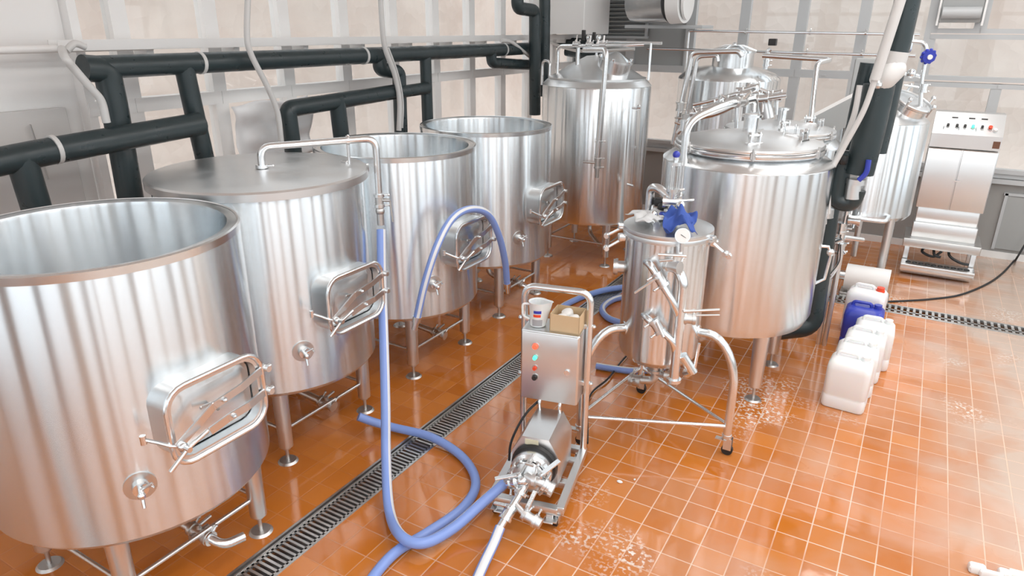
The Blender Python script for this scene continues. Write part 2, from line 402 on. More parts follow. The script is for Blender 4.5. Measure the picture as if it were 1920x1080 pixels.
for k in range(1, 5): strut('trim_%d' % (20+k), MB().box((XL+k*(XR-XL)/5, YF+.12, ZC/2), ((.5, .18, .6, .3)[k-1], .3, ZC)), GWALL if k % 2 else DARKST)  # more unseen pillars, added only for their dark reflections in the steel
# stone bank outside
tag(MB().box((0, 11.3, 1.6), (16, .3, 5.2)).build('retaining_wall', STONE), 'pinkish stone retaining wall seen through the back windows', 'wall')
tag(MB().box((-6.4, 4.5, 1.6), (.3, 13.2, 5.2)).build('retaining_wall', STONE), 'pale rendered outside wall seen through the left row of windows', 'wall')

# ------------------------------------------------------------------ open vat
R_, ZT, ZB = .595, 1.68, .50
MANZ = 1.03
def make_vat(label):
    t = thing('brewing_tank', label, 'tank', group=None)
    a = [(.0, ZB-.05), (.3, ZB-.045), (.5, ZB-.025), (R_-.02, ZB-.005), (R_, ZB+.02), (R_, ZT-.012), (R_-.003, ZT), (R_-.012, ZT+.002), (R_-.052, ZT-.004), (R_-.056, ZT-.02), (R_-.056, ZB+.12), (R_-.1, ZB+.08), (0, ZB+.07)]
    MB().lathe(a, 96).build('shell', STEEL, t, smooth=30)
    # welded rim band
    MB().lathe([(R_-.001, ZT-.03), (R_+.003, ZT-.03), (R_+.004, ZT+.001), (R_-.004, ZT+.006), (R_-.012, ZT+.003)], 96).build('rim', BRIGHT, t)
    for sx in (-1, 1):
        for sy in (-1, 1):
            p = V((sx*.35, sy*.35, 0))
            g = MB().cyl(p+V((0, 0, .11)), p+V((0, 0, ZB+.02)), .043, .047, 24).build('leg', SATIN, t)
            MB().cyl(p+V((0, 0, .012)), p+V((0, 0, .115)), .011, n=12).cyl(p, p+V((0, 0, .012)), .062, .05, 24).cyl(p+V((0, 0, .09)), p+V((0, 0, .11)), .025, n=16).build('foot', MATTE, g)
    for p, q in (((.35, -.35), (.35, .35)), ((-.35, -.35), (-.35, .35)), ((-.35, .35), (.35, .35)), ((-.35, -.35), (.35, -.35))):
        MB().cyl((*p, .22), (*q, .22), .011, n=12).build('brace', SATIN, t)
    # manway
    M_ = face_x((R_-.03, 0, MANZ))
    W, H_ = .455, .34
    mb = MB(); o1 = rrect(W-.02, H_-.02, .085); o2 = rrect(W-.05, H_-.05, .07)
    n = len(o1); vs = []
    for o, z in ((o1, -.06), (o1, .12), (o2, .12), (o2, -.0)): vs += [(x, y, z) for x, y in o]
    fs = []
    for k in range(3):
        for i in range(n): j = (i+1) % n; fs.append([k*n+i, k*n+j, k*n+n+j, k*n+n+i])
    mb.add(vs, fs, 0, M_); col = mb.build('manway_collar', SATIN, t)
    mb = MB(); d = rrect(W-.06, H_-.06, .065); vs = [(x, y, .07) for x, y in d]+[(x*.8, y*.75, .082) for x, y in d]
    fs = [[i, (i+1) % n, n+(i+1) % n, n+i] for i in range(n)]+[[n+i for i in range(n)], list(range(n-1, -1, -1))]
    mb.add(vs, fs, 0, M_); mb.build('manway_door', STEEL, t)
    fr = [M_ @ V((x, y, .125)) for x, y in rrect(W, H_, .09)]
    mb = MB().tube(fr, .0105, 10, closed=True); fr2 = [M_ @ V((x, y, .112)) for x, y in rrect(W-.035, H_-.035, .075)]
    mb.tube(fr2, .007, 8, closed=True); mb.build('manway_frame', BRIGHT, t)
    def arm(pts, wdt):
        m2 = MB()
        for a_, b_ in zip(pts[:-1], pts[1:]):
            a_ = V(a_); b_ = V(b_); dd = b_-a_; ln = dd.length
            X = dd.normalized(); Z = V((0, 0, 1)); Z = (Z-X*Z.dot(X)).normalized(); Y = Z.cross(X)
            mm = Matrix((X, Y, Z)).transposed().to_4x4(); mm.translation = (a_+b_)/2
            m2.box((0, 0, 0), (ln+.012, wdt, .010), M_ @ mm, .003)
        return m2
    up_ = arm([(.245, .075, .125), (.10, .055, .15), (-.05, .045, .165), (-.215, -.055, .15)], .036)
    up_.cyl(M_ @ V((.245, .075, .10)), M_ @ V((.245, .075, .155)), .014, n=12).cyl(M_ @ V((.245, .075, .127)), M_ @ V((.275, .075, .127)), .009, n=10)
    up_.ball(M_ @ V((.0, .05, .172)), .011, 8); up_.build('clamp_arm', SATIN, t)
    lo_ = arm([(.245, -.035, .125), (.12, -.045, .15), (.02, -.05, .15), (-.06, -.075, .135)], .038)
    lo_.cyl(M_ @ V((.245, -.035, .10)), M_ @ V((.245, -.035, .155)), .014, n=12).cyl(M_ @ V((.245, -.035, .127)), M_ @ V((.275, -.035, .127)), .009, n=10)
    lo_.ball(M_ @ V((.04, -.05, .16)), .011, 8); lo_.build('clamp_arm', SATIN, t)
    ln_ = arm([(.01, -.02, .10), (-.02, .02, .10), (-.07, .03, .11)], .014); ln_.build('hinge_lug', MATTE, t)
    hd = MB(); hd.tube([M_ @ V(q) for q in ((-.30, -.005, .07), (-.262, -.03, .10), (-.235, -.05, .13), (-.205, -.06, .15))], .008, 8)
    hd.cyl(M_ @ V((-.30, .012, .07)), M_ @ V((-.30, -.025, .07)), .012, n=10)
    hd.ball(M_ @ V((-.205, -.06, .16)), .02, 12); hd.cyl(M_ @ V((-.205, -.06, .14)), M_ @ V((-.205, -.06, .205)), .012, n=10)
    hd.tube([M_ @ V(q) for q in ((-.28, -.125, .175), (-.205, -.06, .19), (-.11, -.03, .19))], [.009, .008, .009], 10)
    hd.build('clamp_handle', BRIGHT, t)
    # sample port on a round pad
    an = radians(-29); M2 = face_x((R_*cos(an), R_*sin(an), .765), an)
    mb = MB().cyl(M2 @ V((0, 0, -.01)), M2 @ V((0, 0, .006)), .062, n=32); pad = mb.build('port_pad', DARKST if 0 else MATTE, t)
    mb = MB().cyl(M2 @ V((0, 0, 0)), M2 @ V((0, 0, .035)), .034, .03, n=20).cyl(M2 @ V((0, 0, .03)), M2 @ V((0, 0, .075)), .012, n=12)
    mb.cyl(M2 @ V((0, 0, .05)), M2 @ V((0, -.06, .075)), .008, .006, n=10).ball(M2 @ V((0, 0, .078)), .016, 10)
    mb.cyl(M2 @ V((.0, .01, .05)), M2 @ V((.045, .03, .055)), .006, n=8).cyl(M2 @ V((.02, .03, .03)), M2 @ V((.05, .01, .06)), .005, n=8)
    mb.build('sample_valve', BRIGHT, t)
    # bottom outlet
    mb = MB().tube(fillet([(.0, .0, ZB-.03), (.0, .02, .24), (.26, .04, .20)], .08), .024, 14); mb.build('outlet_pipe', SATIN, t)
    mb = MB(); d = V((.14, .01, -.02)).normalized(); p = V((.26, .04, .20))
    clamp_ring(mb, p, d, .036); mb.cyl(p, p+d*.10, .030, n=18); clamp_ring(mb, p+d*.10, d, .036)
    mb.cyl(p+d*.05, p+d*.05+V((0, .0, .05)), .012, n=10).tube([p+d*.05+V((0, 0, .045)), p+d*.05+V((.0, .07, .055))], .008, 8)
    mb.cyl(p+d*.05-V((0, .05, 0)), p+d*.05+V((0, .05, 0)), .02, n=12)
    mb.build('outlet_valve', MATTE, t)
    return t
VATS = [((-2.97, 1.53), 'open steel brewing tank nearest the camera, cut by the left picture edge'),
        ((-3.33, 2.75), 'steel brewing tank closed by a flat lid with an arched pipe on top'),
        ((-3.35, 4.02), 'open steel brewing tank with a blue hose arched over its hatch'),
        ((-3.40, 5.355), 'open steel brewing tank furthest along the row, before the tall cone-topped tank')]
vat = make_vat(VATS[0][1]); vats = [vat]
for k in range(1, 4): vats.append(copy_tree(vat))
for v_, (p, lb) in zip(vats, VATS): v_.location = (*p, 0); v_['label'] = lb; v_['group'] = 'row of brewing tanks along the left wall'
# elbow spouts
for k, (yaw) in ((0, 1), (3, .6)):
    mb = MB().tube(fillet([(.36, .05, .185), (.44, .07, .155), (.46, .17, .145)], .07), .024, 14); clamp_ring(mb, (.37, .052, .182), (1, .1, -.1), .036)
    mb.build('outlet_elbow', BRIGHT, vats[k])
# lid and arched pipe of the second tank
t2 = vats[1]; o2 = V((-3.33, 2.75, 0))
mb = MB().lathe([(0, ZT+.05), (.3, ZT+.042), (.615, ZT+.022), (.625, ZT+.012), (.625, ZT-.028), (.615, ZT-.03), (.60, ZT-.02), (.3, ZT+.015), (0, ZT+.02)], 96)
mb.build('lid', SATIN, t2)
A = [atz(492, 318, 1.72), atz(488, 282, 1.84), atz(690, 282, 1.84)]
pe = atz(711, 372, 1.50)
top = [A[0], A[0]+V((0, 0, .12)), V((pe.x, pe.y, 1.84)), V((pe.x, pe.y, 1.50))]
top = [A[0], V((A[0].x, A[0].y, 1.85)), V((pe.x, pe.y, 1.87)), V((pe.x, pe.y, 1.50))]
mb = MB().tube([p-o2 for p in fillet(top, .07, 8)], .021, 14)
q = V((pe.x, pe.y, 0))-o2; m_ = (V(top[1])*.25+V(top[2])*.75)-o2
clamp_ring(mb, m_, V(top[2])-V(top[1]), .028); mb.cyl(m_, m_-V((0, 0, .14)), .010, n=10)
for zz in (1.52, 1.455): clamp_ring(mb, q+V((0, 0, zz)), (0, 0, 1), .034)
clamp_ring(mb, A[0]-o2+V((0, 0, .02)), (0, 0, 1), .036)
mb.build('arched_pipe', BRIGHT, t2)
mb = MB().cyl(q+V((0, 0, 1.44)), q+V((0, 0, 1.52)), .026, n=16).ball(q+V((0, 0, 1.42)), .03, 12).cyl(q+V((0, 0, 1.33)), q+V((0, 0, 1.43)), .0225, n=14)
mb.cyl(q+V((0, 0, 1.49)), q+V((.06, .03, 1.49)), .011, n=10).tube([q+V((.06, .03, 1.49)), q+V((.065, .04, 1.35))], .006, 8)
mb.build('pipe_valve', MATTE, t2)
MB().box((.30, .40, ZT+.035), (.05, .04, .02), None, .004).build('lid_knob', BRIGHT, t2); MB().box((.62*cos(.9), .62*sin(.9), ZT-.005), (.03, .03, .05), None, .004).build('lid_catch', BRIGHT, t2)

# ------------------------------------------------------------------ hoses
def hose(label, pts, r=.026, n=8, stripe=(3, 4), name='blue_hose', ends=()):
    p = spline(pts, n)
    h = MB().tube(p, r, 16, stripe=stripe)
    if not ends: return tag(h.build(name, [BLUE, HOSEW]), label, 'hose')
    t = thing(name, label, 'hose'); h.build('tube', [BLUE, HOSEW], t)
    for e in ends:
        a, b = (p[0], p[3]) if e == 0 else (p[-1], p[-4]); d = (V(a)-V(b)).normalized()
        MB().cyl(V(a)-d*.02, V(a)+d*.07, .021, n=14).cyl(V(a)-d*.025, V(a)+d*.015, r+.003, n=16).build('end_fitting', BRIGHT, t)
    return t
hp = V((pe.x, pe.y, 1.30)); HOSE_A_END = atz(948, 904, .21); HOSE_C_START = atz(938, 988, .11)
hose('long pale blue hose hanging from the arched pipe to the pump', [hp, atz(716, 520, 1.02), atz(720, 640, .72), atz(723, 760, .42), atz(724, 860, .17), atz(730, 955, .05), atz(752, 1005, .085), atz(795, 1018, .085), atz(850, 990, .07), atz(905, 942, .14), HOSE_A_END], .0285, 8, ('d', RX*.9-fw*.6, .3, 2))
hose('blue hose looping over the floor drain from the lidded tank', [atz(672, 781, .14), atz(700, 791, .09), atz(740, 802, .05), atz(810, 820, .05), atz(868, 858, .03), atz(892, 905, .03), atz(868, 952, .03), atz(800, 1000, .03), atz(745, 1033, .03), atz(705, 1075, .03), atz(670, 1130, .03)], .0275, 8, None)
hose('blue hose with a broad white printed stripe, running from the pump to the bottom edge', [HOSE_C_START, atz(925, 1020, .06), atz(905, 1062, .03), atz(880, 1120, .03)], .027, 8, ('d', UX-fw, .2, 4))
hose('blue hose arched over the hatch of the third tank', [atx(781, 600, -2.68), atx(797, 530, -2.63), atx(820, 460, -2.59), atx(848, 410, -2.58), atx(882, 392, -2.58), atx(915, 402, -2.58), atx(935, 440, -2.58), atx(947, 490, -2.60), atx(951, 535, -2.62)], .026, 8, ('d', RX*.5-fw, .25, 2), ends=(0, 1))
hose('blue hose curled on the floor drain behind the wheeled vessel', [atz(1040, 585, .03), atz(1065, 569, .03), atz(1105, 552, .03), atz(1150, 541, .03), atz(1200, 538, .03), atz(1245, 545, .03), atz(1250, 556, .03), atz(1200, 555, .03), atz(1155, 560, .03), atz(1130, 577, .03), atz(1140, 596, .03), atz(1180, 610, .03), atz(1230, 622, .03)], .03, 8, ('d', UX+RX*.2, .75, 2))
hose('short blue and white hose on the floor under the wheeled vessel', [atz(1118, 686, .03), atz(1150, 691, .03), atz(1190, 695, .03), atz(1240, 690, .03), atz(1275, 672, .03), atz(1290, 650, .04)], .026, 8, ('d', UX, .2, 4))

# ------------------------------------------------------------------ tall tank with cone top
def legs(t, off, z1, r=.045, braces=True, bz=.25):
    for sx in (-1, 1):
        for sy in (-1, 1):
            p = V((sx*off, sy*off, 0))
            g = MB().cyl(p+V((0, 0, .11)), p+V((0, 0, z1)), r*.85, r*1.1, 24).build('leg', SATIN, t)
            MB().cyl(p+V((0, 0, .01)), p+V((0, 0, .12)), .011, n=12).cyl(p, p+V((0, 0, .012)), .06, .05, 20).build('foot', MATTE, g)
    if braces:
        for p, q in (((off, -off), (off, off)), ((-off, -off), (-off, off)), ((-off, off), (off, off)), ((-off, -off), (off, -off))):
            MB().cyl((*p, bz), (*q, bz), .011, n=12).build('brace', SATIN, t)
def valve(mb, p, d, r=.025, ln=.07, lev=None):
    p = V(p); d = V(d).normalized()
    clamp_ring(mb, p-d*ln/2, d, r*1.5); mb.cyl(p-d*ln/2, p+d*ln/2, r*1.25, n=16); clamp_ring(mb, p+d*ln/2, d, r*1.5)
    if lev is not None:
        l = V(lev); s_ = l.normalized(); mb.cyl(p, p+d.cross(s_)*.0+s_*.03, .010, n=8); mb.tube([p+s_*.03, p+l], [.011, .008], 8)
t5 = thing('fermentation_tank', 'tall steel tank with a cone top and side manhole behind the row of open tanks', 'tank', (-3.14, 7.2, 0))
r5, zt5, zb5 = .59, 1.93, .50
MB().lathe([(0, .40), (.3, .43), (.5, .47), (r5-.02, zb5-.01), (r5, zb5+.03), (r5, zt5-.02), (r5-.01, zt5)], 96).build('shell', TANKST, t5, smooth=30)
MB().lathe([(r5-.01, zt5-.005), (r5+.002, zt5-.003), (r5-.05, zt5+.05), (r5-.07, zt5+.06), (r5-.06, zt5+.075), (r5-.09, zt5+.08), (.3, zt5+.20), (.12, zt5+.29), (0, zt5+.30)], 72).build('cone_top', SATIN, t5)
legs(t5, .36, zb5+.02)
ax = V((.25, -.05, 1)).normalized(); c0 = V((.23, -.15, zt5+.10))
MB().cyl(c0, c0+ax*.16, .17, n=36).build('manhole_neck', BRIGHT, t5)
mb = MB().cyl(c0+ax*.16, c0+ax*.18, .182, n=36).cyl(c0+ax*.18, c0+ax*.25, .175, .02, n=36)
for a in range(6):
    e = ax.orthogonal().normalized(); e.rotate(Quaternion(ax, a*pi/3)); mb.ball(c0+ax*.19+e*.175, .018, 8)
mb.build('manhole_lid', STEEL, t5)
b5 = V((-3.14, 7.2, 0)); fp = aty(1137, 100, 6.55)-b5; fp2 = aty(1121, 300, 6.55)-b5
mb = MB().tube(fillet([(fp.x-.35, fp.y+.25, 2.29), (fp.x-.02, fp.y+.02, 2.30), (fp.x, fp.y, 2.25), (fp2.x, fp2.y, 1.22)], .05), .026, 14)
clamp_ring(mb, (fp2.x, fp2.y, 1.42), (0, 0, 1), .04)
mb.build('front_pipe', BRIGHT, t5)
mb = MB(); valve(mb, (fp2.x, fp2.y, 1.2), (0, 0, 1), .026, .09, V((-.16, -.02, 0))); mb.cyl((fp2.x, fp2.y, 1.05), (fp2.x, fp2.y, 1.16), .02, n=12); mb.build('drain_valve', MATTE, t5)
# top pipework
mb = MB().tube(fillet([(-.33, -.30, zt5+.06), (-.33, -.30, 2.32), (.45, -.36, 2.34), (.62, -.30, 2.35)], .06), .018, 12).tube(fillet([(-.02, .0, 2.2), (-.02, 0, 2.36), (.7, .0, 2.36)], .04), .016, 12)
mb.cyl((.62, -.1, 2.36), (.62, -.1, 2.0), .014, n=10).tube(fillet([(-.5, -.15, 1.98), (-.5, -.15, 2.16), (-.62, -.1, 2.16), (-.62, -.1, 1.9)], .06), .016, 12)
for x in (-.1, .05, .2): valve(mb, (x, -.34, 2.34), (1, .05, 0), .02, .05, V((.0, .02, .09)))
for x in (.0, .12): mb.ball((x, -.28, 2.41), .028, 10); mb.cyl((x, -.3, 2.34), (x, -.28, 2.41), .01, n=8)
mb.cyl((-.12, -.25, 2.08), (-.12, -.25, 2.34), .022, n=12)
mb.build('top_pipework', BRIGHT, t5)
MB().box((-.04, -.30, 2.43), (.035, .035, .10), None, .004).box((.06, -.26, 2.42), (.03, .03, .08), None, .004).build('sensor_head', BLACKP, t5)
mb = MB(); gx, gy = .56, -.34
mb.cyl((gx+.06, gy-.04, .95), (gx+.06, gy-.04, 1.72), .009, n=10).cyl((gx, gy, 1.74), (gx+.09, gy-.06, 1.74), .012, n=10).cyl((gx, gy, .95), (gx+.09, gy-.06, .95), .012, n=10).ball((gx+.08, gy-.05, 1.76), .025, 10).box((gx+.06, gy-.04, 1.35), (.05, .02, .02)); mb.build('level_gauge', BRIGHT, t5)
MB().tube(fillet([(0, 0, .42), (0, 0, .25), (.25, -.3, .22)], .1), .024, 12).build('outlet_pipe', SATIN, t5)
MB().cyl((-.35, -.1, zt5+.04), (-.35, -.1, zt5+.15), .035, .01, 12).build('lifting_lug', SATIN, t5)

# ------------------------------------------------------------------ kettles with domed lids
def make_kettle(label, loc):
    t = thing('brew_kettle', label, 'tank', (*loc, 0)); r = .57; zt = 1.66
    MB().lathe([(0, .47), (.3, .48), (.48, .50), (.54, .53), (r, .60), (r, zt-.01), (r-.006, zt)], 96).build('shell', STEEL, t, smooth=30)
    MB().lathe([(r-.008, zt-.006), (r+.001, zt-.004), (.485, zt+.055), (.47, zt+.06), (.465, zt+.075)], 96).build('shoulder', BRIGHT, t, smooth=25)
    MB().lathe([(.46, zt+.065), (.495, zt+.067), (.50, zt+.075), (.50, zt+.093), (.495, zt+.099), (.46, zt+.10)], 96).build('flange', BRIGHT, t)
    MB().lathe([(.465, zt+.099), (.488, zt+.102), (.492, zt+.114), (.482, zt+.124), (.45, zt+.130), (.42, zt+.138), (.3, zt+.163), (.15, zt+.180), (0, zt+.185)], 96).build('domed_lid', SATIN, t)
    for a in (-2.2, -1.3, -.35, .5, 1.6, 2.8):
        M_ = face_x((.475*cos(a), .475*sin(a), zt+.095), a)
        MB().box((0, 0, .02), (.035, .05, .03), M_, .006).cyl(M_ @ V((0, -.03, .03)), M_ @ V((0, .045, .03)), .008, n=8).build('lid_clamp', MATTE, t)
    legs(t, .32, .54, .052, False)
    def lug(x, y, a):
        M_ = Matrix.Translation((x, y, zt+.172-.24*(x*x+y*y))) @ Matrix.Rotation(a, 4, 'Z')
        m2 = MB().box((0, 0, .008), (.12, .035, .014), M_, .003)
        for dx in (-.035, .035): m2.box((dx, 0, .045), (.012, .03, .075), M_, .003)
        m2.cyl(M_ @ V((-.05, 0, .06)), M_ @ V((.05, 0, .06)), .01, n=10)
        return m2.build('lid_handle', BRIGHT, t)
    lug(.10, -.33, .9); lug(.24, .10, .2); lug(.35, -.02, 1.3)
    MB().cyl((0, 0, zt+.175), (0, 0, zt+.30), .05, n=20).cyl((0, 0, zt+.28), (0, 0, zt+.295), .07, n=24).build('lid_nozzle', BRIGHT, t)
    return t
K1 = (-1.007, 4.97); K2 = (-1.06, 6.42)
k1 = make_kettle('large steel kettle with a domed lid in front, right of the wheeled vessel', K1)
k2 = copy_tree(k1); k2.location = (*K2, -.08); k2['label'] = 'steel kettle half hidden behind the front kettle, only its domed lid and rim visible'
k2.location = (*K2, 0); k2.scale = (.93, .93, .955)
for k in (k1, k2): k['group'] = 'domed kettles'
kb = V((*K1, 0))
# kettle pipework, belongs to the front kettle
def rel(p): return V(p)-kb
mb = MB(); x0, y0 = -1.315, 4.50
mb.tube([rel(p) for p in fillet([(x0+.01, y0, .95), (x0, y0, 1.94), (-1.13, 4.62, 2.04), (-1.0, 4.95, 2.06), (-1.0, 4.97, 1.98)], .10, 8)], .025, 14)
for z in (1.46, 1.28, 1.10): clamp_ring(mb, rel((x0, y0, z)), (0, 0, 1), .038)
for z in (1.7, 1.0): mb.cyl(rel((x0, y0, z-.15)), rel((-1.24, 4.62, z-.15)), .012, n=8)
mb.build('riser_pipe', BRIGHT, k1)
mb = MB(); valve(mb, rel((-1.06, 4.80, 2.05)), (.3, .9, 0), .024, .08, V((.06, .0, .07))); mb.build('riser_valve', MATTE, k1)
mb = MB(); M_ = face_x((.57*cos(.25), .57*sin(.25), .95), .25)
mb.tube([M_ @ V(p) for p in ((0, .12, .0), (0, .12, .05), (0, .06, .075), (0, -.12, .06), (0, -.16, .0))], .011, 8).ball(M_ @ V((0, .08, .07)), .028, 10); mb.build('side_bracket', BRIGHT, k1)
mb = MB().tube(fillet([(-.25, -.30, .50), (-.25, -.40, .44), (-.05, -.62, .44)], .05), .014, 10); mb.build('drain_tap', BRIGHT, k1)

# pipe cluster between kettles (manifold)
mf = thing('pipe_manifold', 'tangle of polished pipes and valves above the kettles, before the rear tank', 'pipework', (0, 0, 0))
def P(x, y, Y): return aty(x, y, Y)
runs = [([P(1285, 300, 5.9), P(1287, 225, 5.9), P(1345, 213, 5.9), P(1395, 190, 5.9), P(1475, 178, 5.9)], .022),
        ([P(1300, 206, 6.2), P(1345, 197, 6.2), P(1365, 180, 6.2), P(1405, 172, 6.2)], .020),
        ([P(1270, 250, 6.0), P(1292, 222, 6.0), P(1340, 198, 6.0), P(1380, 196, 6.0), P(1420, 170, 6.0), P(1418, 162, 6.0), P(1385, 172, 6.0)], .018),
        ([P(1300, 196, 6.4), P(1330, 190, 6.4), P(1362, 180, 6.4)], .014),
        ([P(1425, 168, 6.1), P(1445, 176, 6.1), P(1465, 172, 6.1)], .02),
        ([P(1380, 250, 5.9), P(1382, 200, 5.9)], .016), ([P(1455, 215, 6.3), P(1457, 182, 6.3)], .016)]
for pts, r in runs: MB().tube(fillet(pts, .06), r, 12).build('pipe', BRIGHT, mf)
for (x, y, Y, d, lev) in ((1345, 200, 6.0, (1, 0, .1), (.02, -.02, .10)), (1400, 176, 5.95, (1, 0, .2), (.12, 0, .02)), (1372, 190, 6.1, (1, 0, .2), (-.10, 0, .05)), (1430, 185, 5.9, (1, 0, .15), (.02, -.05, -.10)), (1305, 212, 6.0, (1, 0, .1), (.0, -.08, .05)), (1282, 235, 5.95, (0, 0, 1), (-.08, 0, .02)), (1455, 182, 6.0, (1, 0, .1), (0, 0, -.08)), (1412, 165, 6.1, (1, 0, 0), (-.14, 0, -.01)), (1285, 262, 5.9, (0, 0, 1), (-.06, -.04, 0))):
    m2 = MB(); valve(m2, P(x, y, Y), d, .026, .07, lev); m2.build('valve', BRIGHT, mf)
# tall white cans
MB().cyl(P(1440, 222, 6.0), P(1432, 180, 6.0), .05, n=20).build('filter_housing', SATIN, mf)

# ------------------------------------------------------------------ rear tank with manhole
k3 = thing('hot_water_tank', 'tall steel tank with a raised round manhole, furthest back near the windows', 'tank', (-2.03, 8.45, 0))
MB().lathe([(0, .5), (.5, .52), (.57, .6), (.57, 1.96), (.56, 1.98), (.50, 2.03), (.3, 2.10), (0, 2.12)], 96).build('shell', TANKST, k3, smooth=25)
legs(k3, .34, .56)
MB().cyl((.05, -.10, 2.02), (.05, -.10, 2.25), .225, n=40).build('manhole_neck', BRIGHT, k3)
mb = MB().lathe([(.225, 0), (.245, .0), (.245, .02), (.22, .03), (.1, .05), (0, .055)], 40, (.05, -.10, 2.25)); mb.build('manhole_lid', STEEL, k3)
mb = MB()
for a in (0.3, 1.35, 2.4): mb.tube([(.05+.24*cos(a), -.10+.24*sin(a), 2.27), (.05+.1*cos(a), -.10+.1*sin(a), 2.322), (.05-.1*cos(a), -.10-.1*sin(a), 2.322), (.05-.24*cos(a), -.10-.24*sin(a), 2.27)], .012, 8)
mb.ball((.05, -.1, 2.335), .028, 10); mb.build('manhole_clamp', BRIGHT, k3)
b3 = V((-2.03, 8.45, 0))
mb = MB()
mb.tube([p-b3 for p in fillet([P(1262, 270, 7.75), P(1298, 98, 7.75), P(1385, 96, 7.75), P(1392, 106, 7.75)], .07)], .028, 12)
mb.tube([p-b3 for p in fillet([P(1276, 270, 7.8), P(1308, 106, 7.8), P(1345, 104, 7.8), P(1346, 115, 7.8)], .06)], .022, 12); mb.build('side_pipe', BRIGHT, k3)
mb = MB()
mb.tube([p-b3 for p in fillet([P(1435, 130, 8.2), P(1440, 96, 8.2), P(1445, 92, 8.2)], .04)], .025, 12); valve(mb, P(1437, 118, 8.2)-b3, (0, 0, 1), .025, .05)
mb.build('vent_pipe', BRIGHT, k3)
MB().box(P(1449, 79, 8.2)-b3, (.08, .08, .07), None, .006).build('valve_actuator', BLACKP, k3)
mb = MB(); valve(mb, P(1285, 222, 7.7)-b3, (0, 0, 1), .03, .07, V((-.12, 0, 0))); valve(mb, P(1275, 200, 7.7)-b3, (0, 0, 1), .03, .07, V((-.05, 0, .05))); mb.build('side_valve', MATTE, k3)

# frame pipe right of the manholes
MBp = MB().tube(fillet([P(1430, 104, 7.6), P(1560, 112, 7.6), P(1532, 118, 7.3), P(1520, 230, 6.9)], .08), .024, 12)
tag(MBp.build('steam_pipe', BRIGHT), 'slim steel pipe bending down onto the rear kettle lid', 'pipe')

# ------------------------------------------------------------------ long rails along the back wall
for (za, yb, x0, x1, lb) in ((2.475, 9.35, -2.76, -.2, 'upper of two slim steel pipes along the back windows'), (2.25, 9.30, -3.35, -.2, 'lower of two slim steel pipes along the back windows')):
    mb = MB().tube([(x0, yb, za), (x1, yb, za-.02)], .017, 10)
    for x in (-2.1, -1.35, -.75): clamp_ring(mb, (x, yb, za-.01), (1, 0, 0), .028); mb.cyl((x, yb, za), (x, yb+.12, za), .008, n=6)
    if za > 2.4: mb.tube(fillet([(x0+.01, yb, za), (x0-.06, yb, za-.0), (x0-.05, yb, 1.0)], .05), .017, 10)
    tag(mb.build('steel_pipe', BRIGHT), lb, 'pipe')

# ------------------------------------------------------------------ wheeled vessel
kg = thing('wheeled_vessel', 'narrow steel pressure vessel on an arched three-wheeled stand', 'tank', (-1.18, 3.86, 0)); gb = V((-1.18, 3.86, 0))
G = lambda p: V(p)-gb
MB().lathe([(0, .54), (.12, .55), (.2, .57), (.238, .61), (.245, .66), (.245, 1.36), (.24, 1.365)], 64).build('shell', TANKST, kg)
MB().lathe([(.235, 1.36), (.262, 1.362), (.264, 1.385), (.262, 1.39), (.264, 1.395), (.262, 1.415), (.235, 1.42), (.15, 1.44), (0, 1.45)], 64).build('lid', SATIN, kg)
R3 = V((-.66, 3.86, 0)); B3 = V((-1.44, 4.35, 0)); L3 = V((-1.545, 3.47, 0))
for P3 in (R3, B3, L3):
    d = (P3-gb); dn = d.normalized(); D = d.length
    pts = [gb+dn*.235+V((0, 0, .78)), gb+dn*(.30)+V((0, 0, .785))]
    for k in range(9): a = pi/2*(1-k/8); pts.append(gb+dn*(.30+(D-.33)*cos(a))+V((0, 0, .785-(D-.30+.12)*(1-sin(a)))))
    e = pts[-1]; pts.append(V((e.x, e.y, .13)))
    lg = MB().tube([G(p) for p in pts], .026, 16).cyl(G(gb+dn*.235+V((0, 0, .78))), G(gb+dn*.25+V((0, 0, .78))), .042, n=20).build('leg', BRIGHT, kg)
    c = G((e.x, e.y, 0))
    m2 = MB().cyl(c+V((0, 0, .12)), c+V((0, 0, .14)), .03, n=14)
    for s_ in (-1, 1): m2.box(c+V((.012, s_*.018, .08)), (.05, .004, .08))
    m2.box(c+V((-.03, -.01, .105)), (.07, .035, .006)); cs = m2.build('caster', SATIN, lg)
    MB().cyl(c+V((.012, -.013, .035)), c+V((.012, .013, .035)), .035, n=20).build('wheel', RUBBER, lg)
bz = .20
Rr, Bb, Ll = [V((q.x*.97+gb.x*.03, q.y*.97+gb.y*.03, bz)) for q in (R3, B3, L3)]
for a, b in ((Rr, Ll), (Bb, Rr), (Bb, Ll)): MB().cyl(G(a), G(b), .012, n=12).build('brace', BRIGHT, kg)
# front standpipe and link pipes
vp_ = V((-.985, 3.60, 0))
mb = MB().tube([G(p) for p in fillet([vp_+V((-.16, .10, 1.22)), vp_+V((-.05, .02, 1.24)), vp_+V((0, 0, 1.18)), vp_+V((0, 0, .56))], .05)], .028, 16).cyl(G(vp_+V((0, 0, .55))), G(vp_+V((0, 0, .57))), .042, n=20); mb.build('standpipe', BRIGHT, kg)
def onk(px, py, out=.05):
    # point in front of the vessel under pixel px,py, at radius .25+out
    d = ray(px, py); a = d.x**2+d.y**2; b = -2*(d.x*gb.x+d.y*gb.y); c = gb.x**2+gb.y**2-(.245+out)**2
    D = b*b-4*a*c; D = max(D, 0); t = (-b-sqrt(D))/(2*a); return V((0, 0, CH))+d*t
mb = MB().tube([G(p) for p in fillet([onk(1212, 492, 0), onk(1218, 495, .06), onk(1262, 567, .09), vp_+V((-.01, 0, .965))], .05)], .021, 14); mb.build('link_pipe', BRIGHT, kg)
